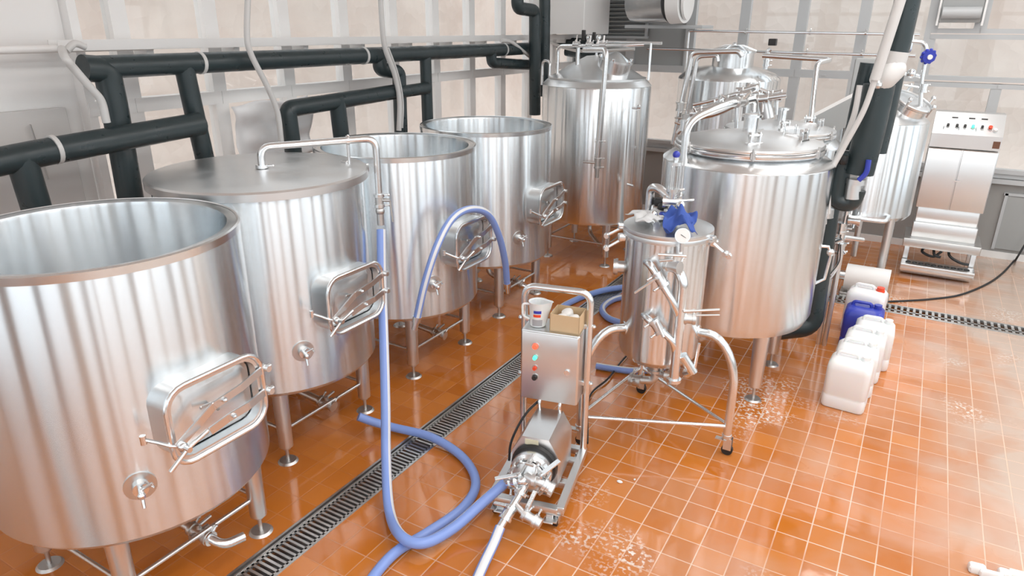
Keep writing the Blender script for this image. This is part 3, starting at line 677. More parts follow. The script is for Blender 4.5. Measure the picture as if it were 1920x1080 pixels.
mb = MB(); c1 = onk(1238, 524, .08); dd = (onk(1262, 567, .09)-onk(1218, 495, .06)); valve(mb, G(c1), dd, .024, .07); h1 = onk(1190, 549, .16); h0 = onk(1230, 522, .13)
mb.tube([G(c1), G(h0)], .01, 8); mb.box((0, 0, 0), ((h1-h0).length, .022, .008), Matrix.Translation(G((h0+h1)/2)) @ ((h1-h0).to_track_quat('X', 'Z').to_matrix().to_4x4())); mb.build('link_valve', SATIN, kg)
mb = MB().tube([G(p) for p in fillet([onk(1207, 592, 0), onk(1212, 596, .06), onk(1262, 640, .09), vp_+V((-.01, 0, .74))], .04)], .021, 14); mb.build('link_pipe', BRIGHT, kg)
mb = MB(); c1 = onk(1232, 612, .08); valve(mb, G(c1), dd, .024, .07); mb.tube([G(c1), G(onk(1232, 605, .12)), G(onk(1244, 632, .14))], .010, 8); mb.build('link_valve', SATIN, kg)
mb = MB(); c1 = onk(1262, 500, .10); valve(mb, G(c1), (1, -.3, .1), .024, .07)
for (a, b) in (((1234, 477), (1287, 480)), ((1237, 489), (1262, 487))): mb.tube([G(onk(*a, .13)), G(onk(*b, .15))], .008, 8)
mb.cyl(G(onk(1274, 462, .03)), G(onk(1274, 482, .05)), .02, n=14); mb.build('top_valve', SATIN, kg)
mb = MB(); c1 = vp_+V((.045, .03, .95)); valve(mb, G(c1), (1, .4, 0), .022, .05)
a, b = vp_+V((.02, -.02, 1.01)), vp_+V((.20, .06, 1.03)); mb.tube([G(a), G(b)], .009, 8); mb.tube([G(a+V((.06, .05, -.03))), G(b+V((0, .02, -.04)))], .006, 8); mb.build('standpipe_valve', MATTE, kg)
mb = MB().tube([G(p) for p in (vp_+V((.03, .02, .72)), vp_+V((.09, .05, .62)), vp_+V((.05, .08, .58)))], .03, 12); mb.tube([G(vp_+V((.10, .05, .62))), G(vp_+V((.11, .06, .80)))], .009, 8); mb.build('bottom_valve', BRIGHT, kg)
for zz in (.98, .60): pass
# thermometer port facing left, gauge facing camera
a_ = radians(-158); M_ = face_x((.245*cos(a_), .245*sin(a_), 1.14), a_)
mb = MB().cyl(M_ @ V((0, 0, -.01)), M_ @ V((0, 0, .035)), .036, n=24).cyl(M_ @ V((0, 0, .035)), M_ @ V((0, 0, .05)), .05, n=24).cyl(M_ @ V((0, 0, .05)), M_ @ V((0, 0, .062)), .046, n=24); mb.build('sight_port', MATTE, kg)
gp = G(onk(1280, 442, .09)); gd = (V((0, 0, CH))-gb-gp).normalized()
ggd = MB().cyl(gp-gd*.03, gp, .042, n=28).build('pressure_gauge', BRIGHT, kg)
MB().cyl(gp+gd*.0, gp+gd*.003, .037, n=28).build('dial', WPAINT, ggd)
u_ = V((0, 0, 1)).cross(gd).normalized(); MB().tube([gp+gd*.005-u_*.01+V((0, 0, .006)), gp+gd*.005+u_*.022-V((0, 0, .014))], .0015, 6).build('needle', BLACKP, ggd)
MB().cyl(gp-gd*.02, gp-gd*.02-V((0, 0, .09)), .011, n=10).build('gauge_stem', SATIN, kg)
for (ang, z) in ((-165, 1.35), (-150, 1.30), (150, 1.36), (-8, 1.34), (8, 1.30), (70, 1.34), (110, 1.33)):
    a = radians(ang); o = V((cos(a), sin(a), 0)); p = o*.262+V((0, 0, z+.03)); q_ = o*.36+V((0, 0, z-.03))
    MB().box((0, 0, 0), (.05, .05, .04), Matrix.Translation(o*.27+V((0, 0, z+.04))) @ Matrix.Rotation(a, 4, 'Z'), .008).tube([p, q_], .009, 8).ball(q_, .02, 10).cyl(q_-V((0, 0, .012)).cross(o)*2, q_+V((0, 0, .012)).cross(o)*2, .014, n=10).build('lid_clamp', BRIGHT, kg)
# top pipework of the vessel
tp = G(atz(1257, 395, 1.46)); tp.z = 0
mb = MB().tube(fillet([(-.16, .10, 1.43), (-.16, .10, 1.60), (-.10, .05, 1.62), (-.0, .03, 1.56)], .05), .026, 14); mb.build('top_elbow', BRIGHT, kg)
mb = MB().cyl((0, .03, 1.44), (0, .03, 1.62), .024, n=16); clamp_ring(mb, (0, .03, 1.50), (0, 0, 1), .045); clamp_ring(mb, (0, .03, 1.62), (0, 0, 1), .04)
valve(mb, (.0, .03, 1.55), (1, .3, 0), .025, .09, V((.12, .03, .02))); mb.ball((.06, .0, 1.54), .028, 12).ball((-.08, -.05, 1.48), .025, 12)
mb.tube(fillet([(-.02, -.03, 1.46), (-.07, -.1, 1.46), (-.02, -.16, 1.45)], .03), .022, 12); mb.build('top_valves', BRIGHT, kg)
mb = MB().cyl((0, .03, 1.62), (0, .03, 1.76), .022, n=16); sg = mb.build('sight_glass', CLEAR, kg)
mb = MB()
for a in range(4): mb.cyl((.03*cos(a*pi/2), .03+.03*sin(a*pi/2), 1.62), (.03*cos(a*pi/2), .03+.03*sin(a*pi/2), 1.77), .004, n=6)
mb.cyl((0, .03, 1.765), (0, .03, 1.785), .042, n=20).cyl((0, .03, 1.785), (0, .03, 1.81), .015, n=10); mb.build('sight_glass_cage', BRIGHT, kg)
MB().ball((0, .03, 1.825), .022, 12).build('top_knob', PLB, kg)
mb = MB()
for (x, y, z, a) in ((-.10, .10, 1.52, .3), (-.06, .07, 1.50, -.2)): mb.box((x, y, z), (.07, .05, .05), Matrix.Rotation(0, 4, 'Z'), .012)
mb.build('black_knob', BLACKP, kg)
MB().box((-.02, -.0, 1.475), (.08, .03, .025), None, .008).build('blue_lever', PLB, kg)
# underside valve
mb = MB(); valve(mb, (0, 0, .50), (0, 0, 1), .035, .08, V((-.1, -.06, 0))); mb.tube(fillet([(0, 0, .46), (0, 0, .38), (-.14, -.02, .36)], .04), .026, 12); valve(mb, (-.12, -.02, .36), (1, 0, 0), .028, .06, V((0, -.08, .03))); valve(mb, (.12, -.05, .47), (1, 0, 0), .026, .06, V((0, -.06, -.03)))
mb.tube([(0, 0, .44), (.16, -.06, .46)], .02, 10); mb.build('bottom_valves', MATTE, kg)
# blue rag on the lid
def cloth(name, label, c, sx, sy, amp, m, seed, tilt=0, drape=None, cat='cloth', th=.003):
    rnd = random.Random(seed); ph = [rnd.uniform(0, 6) for _ in range(8)]; n = 22; vs = []; fs = []
    for j in range(n+1):
        for i in range(n+1):
            u, v = i/n-.5, j/n-.5
            z = amp*(sin(9*u+ph[0]+3*v)+sin(11*v+ph[1]-4*u)+.6*sin(21*u+ph[2]+6*v)+.5*sin(17*v+ph[3]+8*u))*.5
            vs.append((u*sx+.015*sin(8*v+ph[4]), v*sy+.015*sin(9*u+ph[5]), z))
    for j in range(n):
        for i in range(n): a = j*(n+1)+i; fs.append([a, a+1, a+n+2, a+n+1])
    if drape: vs = [drape(*p) for p in vs]
    o = MB().add(vs, fs).build(name, m, None, c, (0, 0, tilt), 80)
    md = o.modifiers.new('thick', 'SOLIDIFY'); md.thickness = th; md.offset = 0
    return tag(o, label, cat)
RAG = mat('blue_cloth', (.04, .09, .36), .8)
cloth('blue_rag', 'crumpled dark blue rag lying over the right side of the narrow vessel lid', (-1.08, 3.74, 1.50), .17, .20, .028, RAG, 4, .4, lambda x, y, z: (x, y, z-(max(0, -y-.02)**1.2)*1.1+max(0, .06-abs(x))*.6))

BAG = mat('clear_plastic_bag', (.86, .88, .89), .2, 0., Transmission_Weight=.35)
cloth('plastic_bag', 'crumpled clear plastic bag on the left side of the narrow vessel lid', (-1.27, 3.80, 1.475), .22, .22, .016, BAG, 12, .8, cat='plastic bag')

# ------------------------------------------------------------------ pump trolley
pt = thing('pump_trolley', 'steel pump trolley with a control box, lit red lamp and push handle', 'pump', (-1.56, 3.105, 0), radians(12.5))
# local x = across (right), local y = back
HW = .19
mb = MB().tube(fillet([(-HW, .14, .10), (-HW, .14, 1.13), (HW, .14, 1.13), (HW, .14, .10)], .07, 8), .0205, 16); mb.build('push_handle', BRIGHT, pt)
mb = MB()
for s_ in (-1, 1): mb.box((s_*HW, -.14, .10), (.045, .60, .045), None, .004)
for y in (-.435, -.20, .02, .15): mb.box((0, y, .10), (.36, .045, .04), None, .004)
mb.box((0, -.18, .125), (.24, .36, .008)); mb.build('base_frame', SATIN, pt)
for sx in (-1, 1):
    for y in (-.42, .13):
        c = V((sx*.17, y, 0)); m2 = MB().box(c+V((0, 0, .073)), (.05, .05, .006)).cyl(c+V((0, 0, .06)), c+V((0, 0, .08)), .018, n=12)
        for k in (-1, 1): m2.box(c+V((k*.016, -.008, .05)), (.004, .035, .05))
        m2.box(c+V((0, -.04, .055)), (.03, .05, .006)); cs = m2.build('caster', SATIN, pt)
        MB().cyl(c+V((-.011, -.01, .03)), c+V((.011, -.01, .03)), .03, n=20).build('wheel', RUBBER, cs)
bx = MB().box((0, .10, .705), (.335, .20, .43), None, .006); bxo = bx.build('control_box', SATIN, pt)
MB().box((0, -.004, .705), (.325, .012, .42), None, .004).build('box_door', SATIN, bxo)
MB().cyl((.105, -.008, .70), (.105, -.022, .70), .016, n=16).build('door_lock', BRIGHT, bxo)
for (z, m_, r) in ((.835, REDLAMP, .017), (.765, GREENLAMP, .014), (.70, PLR, .013), (.64, BLACKP, .017)):
    k_ = MB().cyl((-.08, -.008, z), (-.08, -.016, z), r+.004, n=20).build('lamp_bezel', MATTE, bxo)
    MB().cyl((-.08, -.014, z), (-.08, -.032, z), r, r*.8, n=20).build('button', m_, k_)
for s_ in (-1, 1):
    for z in (.93, .57): MB().box((s_*.178, .14, z), (.05, .035, .03), None, .006).ball((s_*.215, .14, z), .014, 8).build('box_bracket', BRIGHT, pt)
# motor shroud
poly = [(-.13, .14), (-.13, .33), (-.075, .43), (.075, .43), (.13, .33), (.13, .14)]
M_ = Matrix.Translation((.01, 0, 0)) @ Matrix.Rotation(radians(90), 4, 'X')
sh = MB().prism(poly, -.02, .30, M_).build('motor_cover', SATIN, pt)
mb = MB()
for s_ in (-1, 1): mb.tube(fillet([(.01+s_*.06, -.0, .43), (.01+s_*.06, -.02, .48), (.01+s_*.06, .04, .52)], .03), .01, 8)
mb.build('lifting_eye', BRIGHT, sh)
MB().box((-.01, -.301, .40), (.075, .003, .032)).build('rating_plate', YELLOW, sh)
pc = V((.01, -.30, .265))
MB().lathe([(.0, 0), (.125, 0), (.13, .012), (.125, .03), (.10, .035)], 40, M=Matrix.Translation(pc) @ Matrix.Rotation(radians(90), 4, 'X')).build('pump_ring', BLACKP, pt)
mb = MB().lathe([(.0, .03), (.11, .03), (.115, .045), (.115, .085), (.10, .10), (.05, .105), (0, .105)], 40, M=Matrix.Translation(pc) @ Matrix.Rotation(radians(90), 4, 'X'))
for a in range(6):
    e = V((cos(a*pi/3), 0, sin(a*pi/3))); mb.ball(pc+e*.095+V((0, -.108, 0)), .016, 8)
mb.build('pump_head', BRIGHT, pt)
def pump_part(name, fn, m=BRIGHT):
    m2 = MB(); fn(m2); return m2.build(name, m, pt)
RzI = Matrix.Rotation(radians(-12.5), 4, 'Z')
def loc(p): return RzI @ (V(p)-V((-1.56, 3.105, 0)))
def cpx(x, y, yl):
    """point of the trolley's own frame lying on its cross plane local y = yl"""
    o = loc((0, 0, CH)); d = RzI @ ray(x, y); return o+d*((yl-o.y)/d.y)
c = pc+V((0, -.12, 0)); HA = loc(HOSE_A_END); HC = loc(HOSE_C_START)
def bar(a, b, w_=.024, post=None):
    m2 = MB(); a = V(a); b = V(b); d = b-a; m2.box((0, 0, 0), (d.length, w_, .010), Matrix.Translation((a+b)/2) @ d.to_track_quat('X', 'Z').to_matrix().to_4x4(), .003)
    m2.cyl(a, V(post) if post is not None else a-V((0, -.03, .03)), .009, n=8); m2.ball(a, .014, 8); return m2.build('valve_handle', BRIGHT, pt)
# clamped cover of the pump head with wing nuts
mb = MB().lathe([(0, 0), (.085, 0), (.09, .008), (.088, .02), (.06, .04), (.03, .048), (0, .05)], 36, M=Matrix.Translation(c+V((0, .012, 0))) @ Matrix.Rotation(radians(90), 4, 'X'))
mb.build('pump_cover', SATIN, pt)
mb = MB()
for k in range(6):
    a = k*pi/3+.4; e = V((cos(a), 0, sin(a))); p = c+e*.10+V((0, .0, 0)); mb.cyl(p+V((0, .02, 0)), p+V((0, -.03, 0)), .008, n=8); t_ = V((-sin(a), 0, cos(a))); mb.box((0, 0, 0), (.045, .012, .014), Matrix.Translation(p-V((0, .03, 0))) @ t_.to_track_quat('X', 'Z').to_matrix().to_4x4(), .003)
mb.build('wing_nuts', MATTE, pt)
# suction side: from pump centre to the thick hose
s0 = c+V((0, -.02, 0)); s1 = c+V((-.01, -.07, .02)); dirA = (HA-s1).normalized()
mb = MB().tube(fillet([s0, s1, HA-dirA*.02, HA+dirA*.03], .03), .026, 14); clamp_ring(mb, s0, (0, 1, 0), .042); clamp_ring(mb, s1.lerp(HA, .30), dirA, .04); clamp_ring(mb, s1.lerp(HA, .62), dirA, .04)
mb.cyl(s1.lerp(HA, .32), s1.lerp(HA, .60), .033, n=16); mb.build('suction_pipe', BRIGHT, pt)
bar(s1.lerp(HA, .46)+V((.02, -.01, .055)), s1.lerp(HA, .46)+V((-.09, -.07, .045)), .026, s1.lerp(HA, .46))
# side branch to the right
b0 = c+V((.02, -.05, .03)); b1 = c+V((.085, -.06, .025)); b2 = c+V((.135, -.055, -.005))
mb = MB().tube(fillet([c+V((0, -.04, .03)), b0, b1, b2], .02), .024, 14); clamp_ring(mb, b0.lerp(b1, .4), (1, 0, 0), .038); clamp_ring(mb, b1.lerp(b2, .3), b2-b1, .038); mb.cyl(b1.lerp(b2, .5), b2, .033, n=18); mb.cyl(b2-V((.004, 0, 0)), b2+V((.016, -.002, -.006)), .04, n=18)
mb.build('side_valve', SATIN, pt)
bar(b1+V((0, 0, .05)), b1+V((.075, .08, .10)), .030, b1)
bar(c+V((-.035, -.06, .045)), c+V((.015, .03, .125)), .016, c+V((-.03, -.04, .0)))
# discharge pipe running down to the striped hose
d0 = c+V((-.005, -.06, -.02)); dC = (HC-d0).normalized()
mb = MB().tube(fillet([c+V((0, -.03, -.01)), d0, d0.lerp(HC, .5), HC+dC*.03], .03), .021, 14)
for k in (.18, .55, .80): clamp_ring(mb, d0.lerp(HC, k), dC, .036)
mb.cyl(d0.lerp(HC, .56), d0.lerp(HC, .79), .031, n=16); mb.build('discharge_pipe', BRIGHT, pt)
bar(d0.lerp(HC, .67)+V((0, 0, .045)), d0.lerp(HC, .67)+V((-.085, .02, .03)), .022, d0.lerp(HC, .67))
# drain branch towards the right
e0 = d0.lerp(HC, .42); e1_ = e0+V((.07, -.035, -.03)); e2_ = e0+V((.125, -.045, -.045))
mb = MB().tube([e0, e1_], .018, 12); clamp_ring(mb, e1_, e1_-e0, .032); mb.cyl(e1_, e2_, .026, n=16); clamp_ring(mb, e2_, e2_-e1_, .036); mb.cyl(e2_, e2_+(e2_-e1_)*.6, .030, n=18); mb.build('drain_branch', SATIN, pt)
bar(e1_+V((.01, 0, .045)), e1_+V((.035, .06, .115)), .024, e1_)
for k, (x, y) in enumerate(((936, 966), (1028, 992))):
    q_ = cpx(x, y, -.47); q_.z = max(q_.z, .05); MB().box(q_, (.055, .045, .008), Matrix.Identity(4), .003).box(q_+V((0, .02, .012)), (.04, .012, .03), None, .003).build('pedal', SATIN, pt)
# trolley mains cable hanging behind
tag(MB().tube(spline([V((-1.42, 3.38, .10)), atz(1105, 745, .02), atz(1140, 710, .02), atz(1165, 678, .02), atz(1200, 640, .02)], 6), .007, 8).build('power_cable', RUBBER), 'thin black cable on the floor between the trolley and wheeled vessel', 'cable')
tag(MB().tube(spline([V((-1.60, 3.16, .50)), V((-1.66, 3.02, .42)), V((-1.70, 2.93, .28)), V((-1.70, 2.90, .16))], 6), .007, 8).build('motor_cable', RUBBER), 'short black cable hanging from the trolley control box past the motor', 'cable')
# carton with three white caps and the measuring jug on top of the box
Rz = Matrix.Rotation(radians(12.5), 4, 'Z')
def on_cart(x, y, z): return V((-1.56, 3.105, 0))+Rz @ V((x, y, z))
zt_ = .921
ct = tag(empty('cardboard_box', on_cart(.075, .10, zt_), radians(10)), 'small open cardboard box of white caps on the trolley', 'box')
mb = MB().box((0, 0, .003), (.17, .15, .006))
for sx in (-1, 1): mb.box((sx*.083, 0, .052), (.004, .15, .10))
for sy in (-1, 1): mb.box((0, sy*.073, .052), (.17, .004, .10))
mb.build('carton', CARD, ct)
CAP = mat('white_cap', (.86, .86, .84), .5)
for i, (x, y, z, lb) in enumerate(((-.012, .030, .072, 'white round cap rearmost of three in the cardboard box'), (-.028, -.030, .060, 'white round cap front left in the cardboard box'), (.042, -.022, .062, 'white round cap front right in the cardboard box'))):
    p = on_cart(.075, .10, zt_)+Matrix.Rotation(radians(10), 4, 'Z') @ V((x, y, z))
    tag(MB().lathe([(0, -.028), (.030, -.028), (.033, -.022), (.034, .012), (.030, .020), (.018, .026), (0, .027)], 28).build('bottle_cap', CAP, None, p, (.25, -.2, 0)), lb, 'cap', 'caps in the cardboard box')
for (x, y, lb) in ((-.055, .01, 'dark metal fitting lying left of the caps in the box'),):
    p = on_cart(.075, .10, zt_)+Matrix.Rotation(radians(10), 4, 'Z') @ V((x, y, .022))
    tag(MB().cyl((0, -.015, 0), (0, .02, .01), .014, n=14).cyl((0, -.02, 0), (0, -.014, 0), .018, n=14).build('metal_fitting', DARKST, None, p), lb, 'fitting')
jg = thing('measuring_jug', 'white plastic measuring jug with red and blue print on the trolley', 'jug', on_cart(-.095, .085, zt_), radians(200))
mb = MB(); n = 32; prof = [(0, .002), (.043, .002), (.046, .006), (.052, .14), (.056, .146), (.053, .146), (.048, .14), (.042, .01), (0, .008)]; vs = []; fs = []
for r, z in prof:
    for i in range(n):
        a = 2*pi*i/n; sp_ = max(0, cos(a-pi))**12*.028*max(0, (z-.09)/.05) if r > .04 else 0; vs.append(((r+sp_)*cos(a), (r+sp_)*sin(a), z))
for k in range(len(prof)-1):
    for i in range(n): j = (i+1) % n; fs.append([k*n+i, k*n+j, k*n+n+j, k*n+n+i])
mb.add(vs, fs); mb.build('body', PLW, jg)
MB().tube(fillet([(.048, 0, .125), (.09, 0, .125), (.088, 0, .05), (.048, 0, .035)], .02), .007, 10).build('handle', PLW, jg)
GRL = mat('grey_scale_print', (.38, .38, .40), .5)
def band(name, a0, a1, z0, z1, m_):
    vs = []; fs = []; k = 8
    for zz in (z0, z1):
        rr = .0475+(zz-.006)*.045+.0006
        for i in range(k+1): a = a0+(a1-a0)*i/k; vs.append((rr*cos(a), rr*sin(a), zz))
    for i in range(k): fs.append([i, i+1, k+2+i, k+1+i])
    return MB().add(vs, fs).build(name, m_, jg)
band('red_mark', 1.15, 2.0, .066, .082, PLR); band('blue_mark', 1.2, 2.05, .088, .105, PLB); band('grey_mark', 1.0, 2.2, .012, .05, GRL)

# ------------------------------------------------------------------ jerrycans
def make_can(m_, capm):
    t = empty('jerrycan')
    w_, d_, h_ = .28, .24, .365; mb = MB(); R = []
    for ins, z, r in ((.02, 0, .03), (.006, .004, .035), (0, .018, .04), (0, .09, .04), (.004, .10, .04), (0, .11, .04), (0, .25, .04), (0, h_-.07, .04), (.004, h_-.035, .042), (.022, h_-.010, .05), (.045, h_, .05)):
        ring = [(x, y, z) for x, y in rrect(w_-2*ins, d_-2*ins, r, 5)]; R.append(ring)
    n = len(R[0]); vs = [p for q in R for p in q]; fs = []
    for k in range(len(R)-1):
        for i in range(n): j = (i+1) % n; fs.append([k*n+i, k*n+j, k*n+n+j, k*n+n+i])
    fs.append(list(range(n-1, -1, -1))); fs.append([(len(R)-1)*n+i for i in range(n)])
    mb.add(vs, fs).build('body', m_, t, smooth=50)
    MB().tube(fillet([(-.095, 0, h_-.02), (-.09, 0, h_+.028), (.035, 0, h_+.028), (.045, 0, h_-.01)], .03), .013, 12).build('handle', m_, t)
    MB().cyl((.085, .0, h_-.012), (.085, .0, h_+.006), .032, n=20).cyl((.085, 0, h_+.004), (.085, 0, h_+.03), .028, n=20).build('cap', capm, t)
    return t
cw = make_can(PLW, PLW)
cans = [((-.115, 4.92, -.05), 'white jerrycan at the front of the line of jerrycans'), ((-.095, 5.19, .02), 'white jerrycan second from the front of the line'), ((-.065, 5.46, -.03), 'white jerrycan third from the front of the line'), ((-.02, 5.72, .03), 'white jerrycan directly in front of the blue one')]
for i, ((x, y, a), lb) in enumerate(cans):
    o = cw if i == 0 else copy_tree(cw); o.location = (x, y, 0); o.rotation_euler = (0, 0, a); tag(o, lb, 'jerrycan', 'white jerrycans in a line')
cb_ = make_can(PLB, PLB); cb_.location = (-.12, 6.02, 0); cb_.scale = (1.05, 1.05, 1.0); tag(cb_, 'blue jerrycan standing in the line of white ones', 'jerrycan')
cr = make_can(PLW, PLR); cr.location = (-.135, 6.42, 0); cr.scale = (1.1, 1.1, 1.06); cr.rotation_euler = (0, 0, -.08); tag(cr, 'white jerrycan with a red cap behind the blue one', 'jerrycan')

# ------------------------------------------------------------------ right-hand tank
rtk = thing('mash_tank', 'steel tank with a hinged manhole lid beside the control cabinet', 'tank', (-.37, 7.85, 0)); rb_ = V((-.37, 7.85, 0))
rr_ = .44
MB().lathe([(0, .70), (.3, .71), (rr_-.03, .73), (rr_, .77), (rr_, 1.66), (rr_-.005, 1.67)], 80).build('shell', STEEL, rtk, smooth=28)
MB().lathe([(rr_-.006, 1.665), (rr_+.001, 1.67), (.30, 1.80), (.16, 1.86), (0, 1.88)], 64).build('cone_top', SATIN, rtk)
for sx, sy in ((-.28, -.28), (.28, -.28), (-.28, .28), (.28, .28)):
    g = MB().cyl((sx, sy, .1), (sx, sy, .78), .04, n=20).build('leg', SATIN, rtk); MB().cyl((sx, sy, 0), (sx, sy, .012), .055, n=18).cyl((sx, sy, .01), (sx, sy, .1), .012, n=10).build('foot', MATTE, g)
ax = V((.45, -.25, 1)).normalized(); c0 = V((.20, -.10, 1.74))
MB().cyl(c0, c0+ax*.12, .17, n=36).build('manhole_neck', BRIGHT, rtk)
mb = MB().cyl(c0+ax*.13, c0+ax*.145, .19, n=36)
e1 = ax.orthogonal().normalized(); e2 = ax.cross(e1)
mb.tube([c0+ax*.15+(e1*cos(a*pi/12)+e2*sin(a*pi/12))*.185 for a in range(24)], .012, 8, closed=True); mb.build('manhole_lid', SATIN, rtk)
for a in range(5):
    an_ = a*1.257; e = e1*cos(an_)+e2*sin(an_); MB().tube([c0+ax*.10+e*.2, c0+ax*.20+e*.2], .012, 8).ball(c0+ax*.21+e*.2, .024, 10).build('lid_screw', BRIGHT, rtk)
mb = MB().tube([p-rb_ for p in fillet([P(1585, 408, 7.35), P(1660, 416, 7.35), P(1668, 405, 7.5), P(1600, 398, 7.5)], .04)], .02, 12); valve(mb, P(1598, 409, 7.35)-rb_, (1, 0, 0), .028, .08, V((0, 0, -.07))); mb.build('bottom_pipe', BRIGHT, rtk)
MB().cyl((0, 0, .25), (0, 0, .72), .03, n=14).build('outlet_pipe', SATIN, rtk)
# blue hand valve on its pipe
mb0 = thing('valve_pipe', 'bent steel pipe with a round blue handwheel beside the windows', 'pipe', (0, 0, 0))
MB().tube(fillet([P(1690, 52, 7.7), P(1712, 62, 7.7), P(1705, 98, 7.7), P(1688, 100, 7.7)], .09), .020, 12).tube(fillet([P(1710, 78, 7.7), P(1735, 80, 7.7), P(1738, 100, 7.7), P(1728, 150, 7.7), P(1726, 200, 7.7)], .06), .020, 12).build('pipe', BRIGHT, mb0)
p = P(1741, 106, 7.6); d = (V((0, 0, 2.5))-p).normalized(); d = (d+V((.5, 0, -.2))).normalized()
m2 = MB().cyl(p-d*.03, p+d*.02, .058, n=12)
e1 = d.orthogonal().normalized(); e2 = d.cross(e1)
for a in range(10): m2.ball(p+(e1*cos(a*.628)+e2*sin(a*.628))*.057-d*.005, .016, 8)
m2.build('handwheel', PLB, mb0)
MB().cyl(p+d*.018, p+d*.035, .022, n=14).build('wheel_hub', PLW, mb0)
mb = MB(); valve(mb, P(1731, 165, 7.7), (0, 0, 1), .028, .06, V((-.16, 0, .02))); mb.ball(P(1709, 138, 7.7), .045, 12); mb.tube([P(1680, 140, 7.7), P(1709, 138, 7.7), P(1728, 145, 7.7)], .015, 10); mb.build('valve_body', BRIGHT, mb0)
# hopper chute behind kettles
h = [P(1480, 243, 6.98), P(1618, 172, 6.98), P(1622, 225, 6.98), P(1570, 245, 6.98)]
mb = MB(); vs = [p for p in h]+[p+V((.02, .22, .0)) for p in h]
mb.add(vs, [[0, 1, 2, 3], [7, 6, 5, 4], [0, 4, 5, 1], [1, 5, 6, 2], [2, 6, 7, 3], [3, 7, 4, 0]])
hop = thing('grain_chute', 'sloping grey sheet-metal chute behind the second kettle', 'chute'); mb.build('chute', GPANEL, hop)
mb = MB(); 
a, b = h[0], h[1]; mb.add([a, b, b+V((0, 0, .035)), a+V((0, 0, .035))]+[q_+V((.02, .23, 0)) for q_ in (a, b, b+V((0, 0, .035)), a+V((0, 0, .035)))], [[0, 1, 2, 3], [7, 6, 5, 4], [3, 2, 6, 7], [0, 4, 5, 1], [1, 5, 6, 2], [0, 3, 7, 4]]); mb.build('rim', WPAINT, hop)
mb = MB(); q0 = P(1612, 110, 7.1); q1 = P(1600, 330, 7.1); mb.box(((q0.x+q1.x)/2, 7.22, (q0.z+.8)/2), (.20, .16, q0.z-.8), None, .01); mb.build('upright', GPANEL, hop)
for sx in (-.06, .06): MB().cyl(((q0.x+q1.x)/2+sx, 7.22, 0), ((q0.x+q1.x)/2+sx, 7.22, .82), .02, n=10).build('leg', GPANEL, hop)
# gearmotor lying under the right tank
gm = thing('drum_motor', 'white horizontal drum motor on the floor under the right-hand tank', 'motor')
a, b = P(1590, 492, 7.33), P(1674, 498, 7.33); a.z = b.z = .185
MB().cyl(a, b, .125, n=36).build('drum', WPAINT, gm)
MB().cyl(a-V((.16, 0, 0)), a, .05, n=20).cyl(a-V((.19, 0, 0)), a-V((.16, 0, 0)), .062, n=20).build('shaft_coupling', BRIGHT, gm)
MB().box((a+b)/2+V((0, 0, -a.z+.02)), (.44, .2, .04), None, .005).box((a+b)/2+V((0, 0, -a.z+.05)), (.3, .1, .05)).build('base_plate', MATTE, gm)
# drain pipework right of the kettle
wp = thing('drain_pipework', 'vertical steel pipes with clamps and valves right of the front kettle', 'pipework')
MB().tube(fillet([P(1588, 395, 5.9), P(1578, 440, 5.9), P(1570, 500, 5.9), P(1555, 520, 5.9)], .05), .026, 12).build('pipe', BRIGHT, wp)
MB().tube(fillet([P(1560, 455, 5.9), P(1580, 448, 5.9)], .05), .03, 12).tube([P(1582, 445, 5.9), P(1618, 450, 6.1)], .018, 10).tube([P(1582, 412, 5.9), P(1606, 413, 6.1)], .02, 10).build('pipe', BRIGHT, wp)
for (x, y, d, lev) in ((1577, 427, (0, 0, 1), (.08, 0, 0)), (1552, 446, (1, 0, 0), (-.02, -.03, -.08)), (1575, 465, (0, 0, 1), (.05, -.04, -.03)), (1602, 413, (1, 0, 0), (0, -.02, -.06)), (1552, 397, (0, 0, 1), None)):
    m2 = MB(); valve(m2, P(x, y, 5.9), d, .03, .07, lev); m2.build('valve', BRIGHT, wp)
MB().tube(spline([P(1578, 458, 5.8), P(1575, 490, 5.8), P(1557, 515, 5.8)], 6), .012, 8).build('lever', SATIN, wp)
for x in (1572, 1560): q_ = P(x, 500, 5.9); MB().cyl((q_.x, 5.9, 0), (q_.x, 5.9, q_.z+.2), .02, n=10).build('support', SATIN, wp)

# ------------------------------------------------------------------ control cabinet
cc = thing('control_cabinet', 'steel two-door cabinet with a sloping control console by the back windows', 'cabinet', (.42, 8.62, 0))
X = .31
MB().box((0, .12, 1.02), (.63, .36, .64), None, .008).build('cabinet_body', SATIN, cc)
for s_ in (-1, 1):
    MB().box((s_*.157, -.066, 1.02), (.305, .014, .63), None, .003).build('door', SATIN, cc)
MB().cyl((-.01, -.074, 1.02), (-.01, -.09, 1.02), .008, n=10).box((.015, -.09, 1.02), (.05, .008, .012)).build('door_handle', BRIGHT, cc)
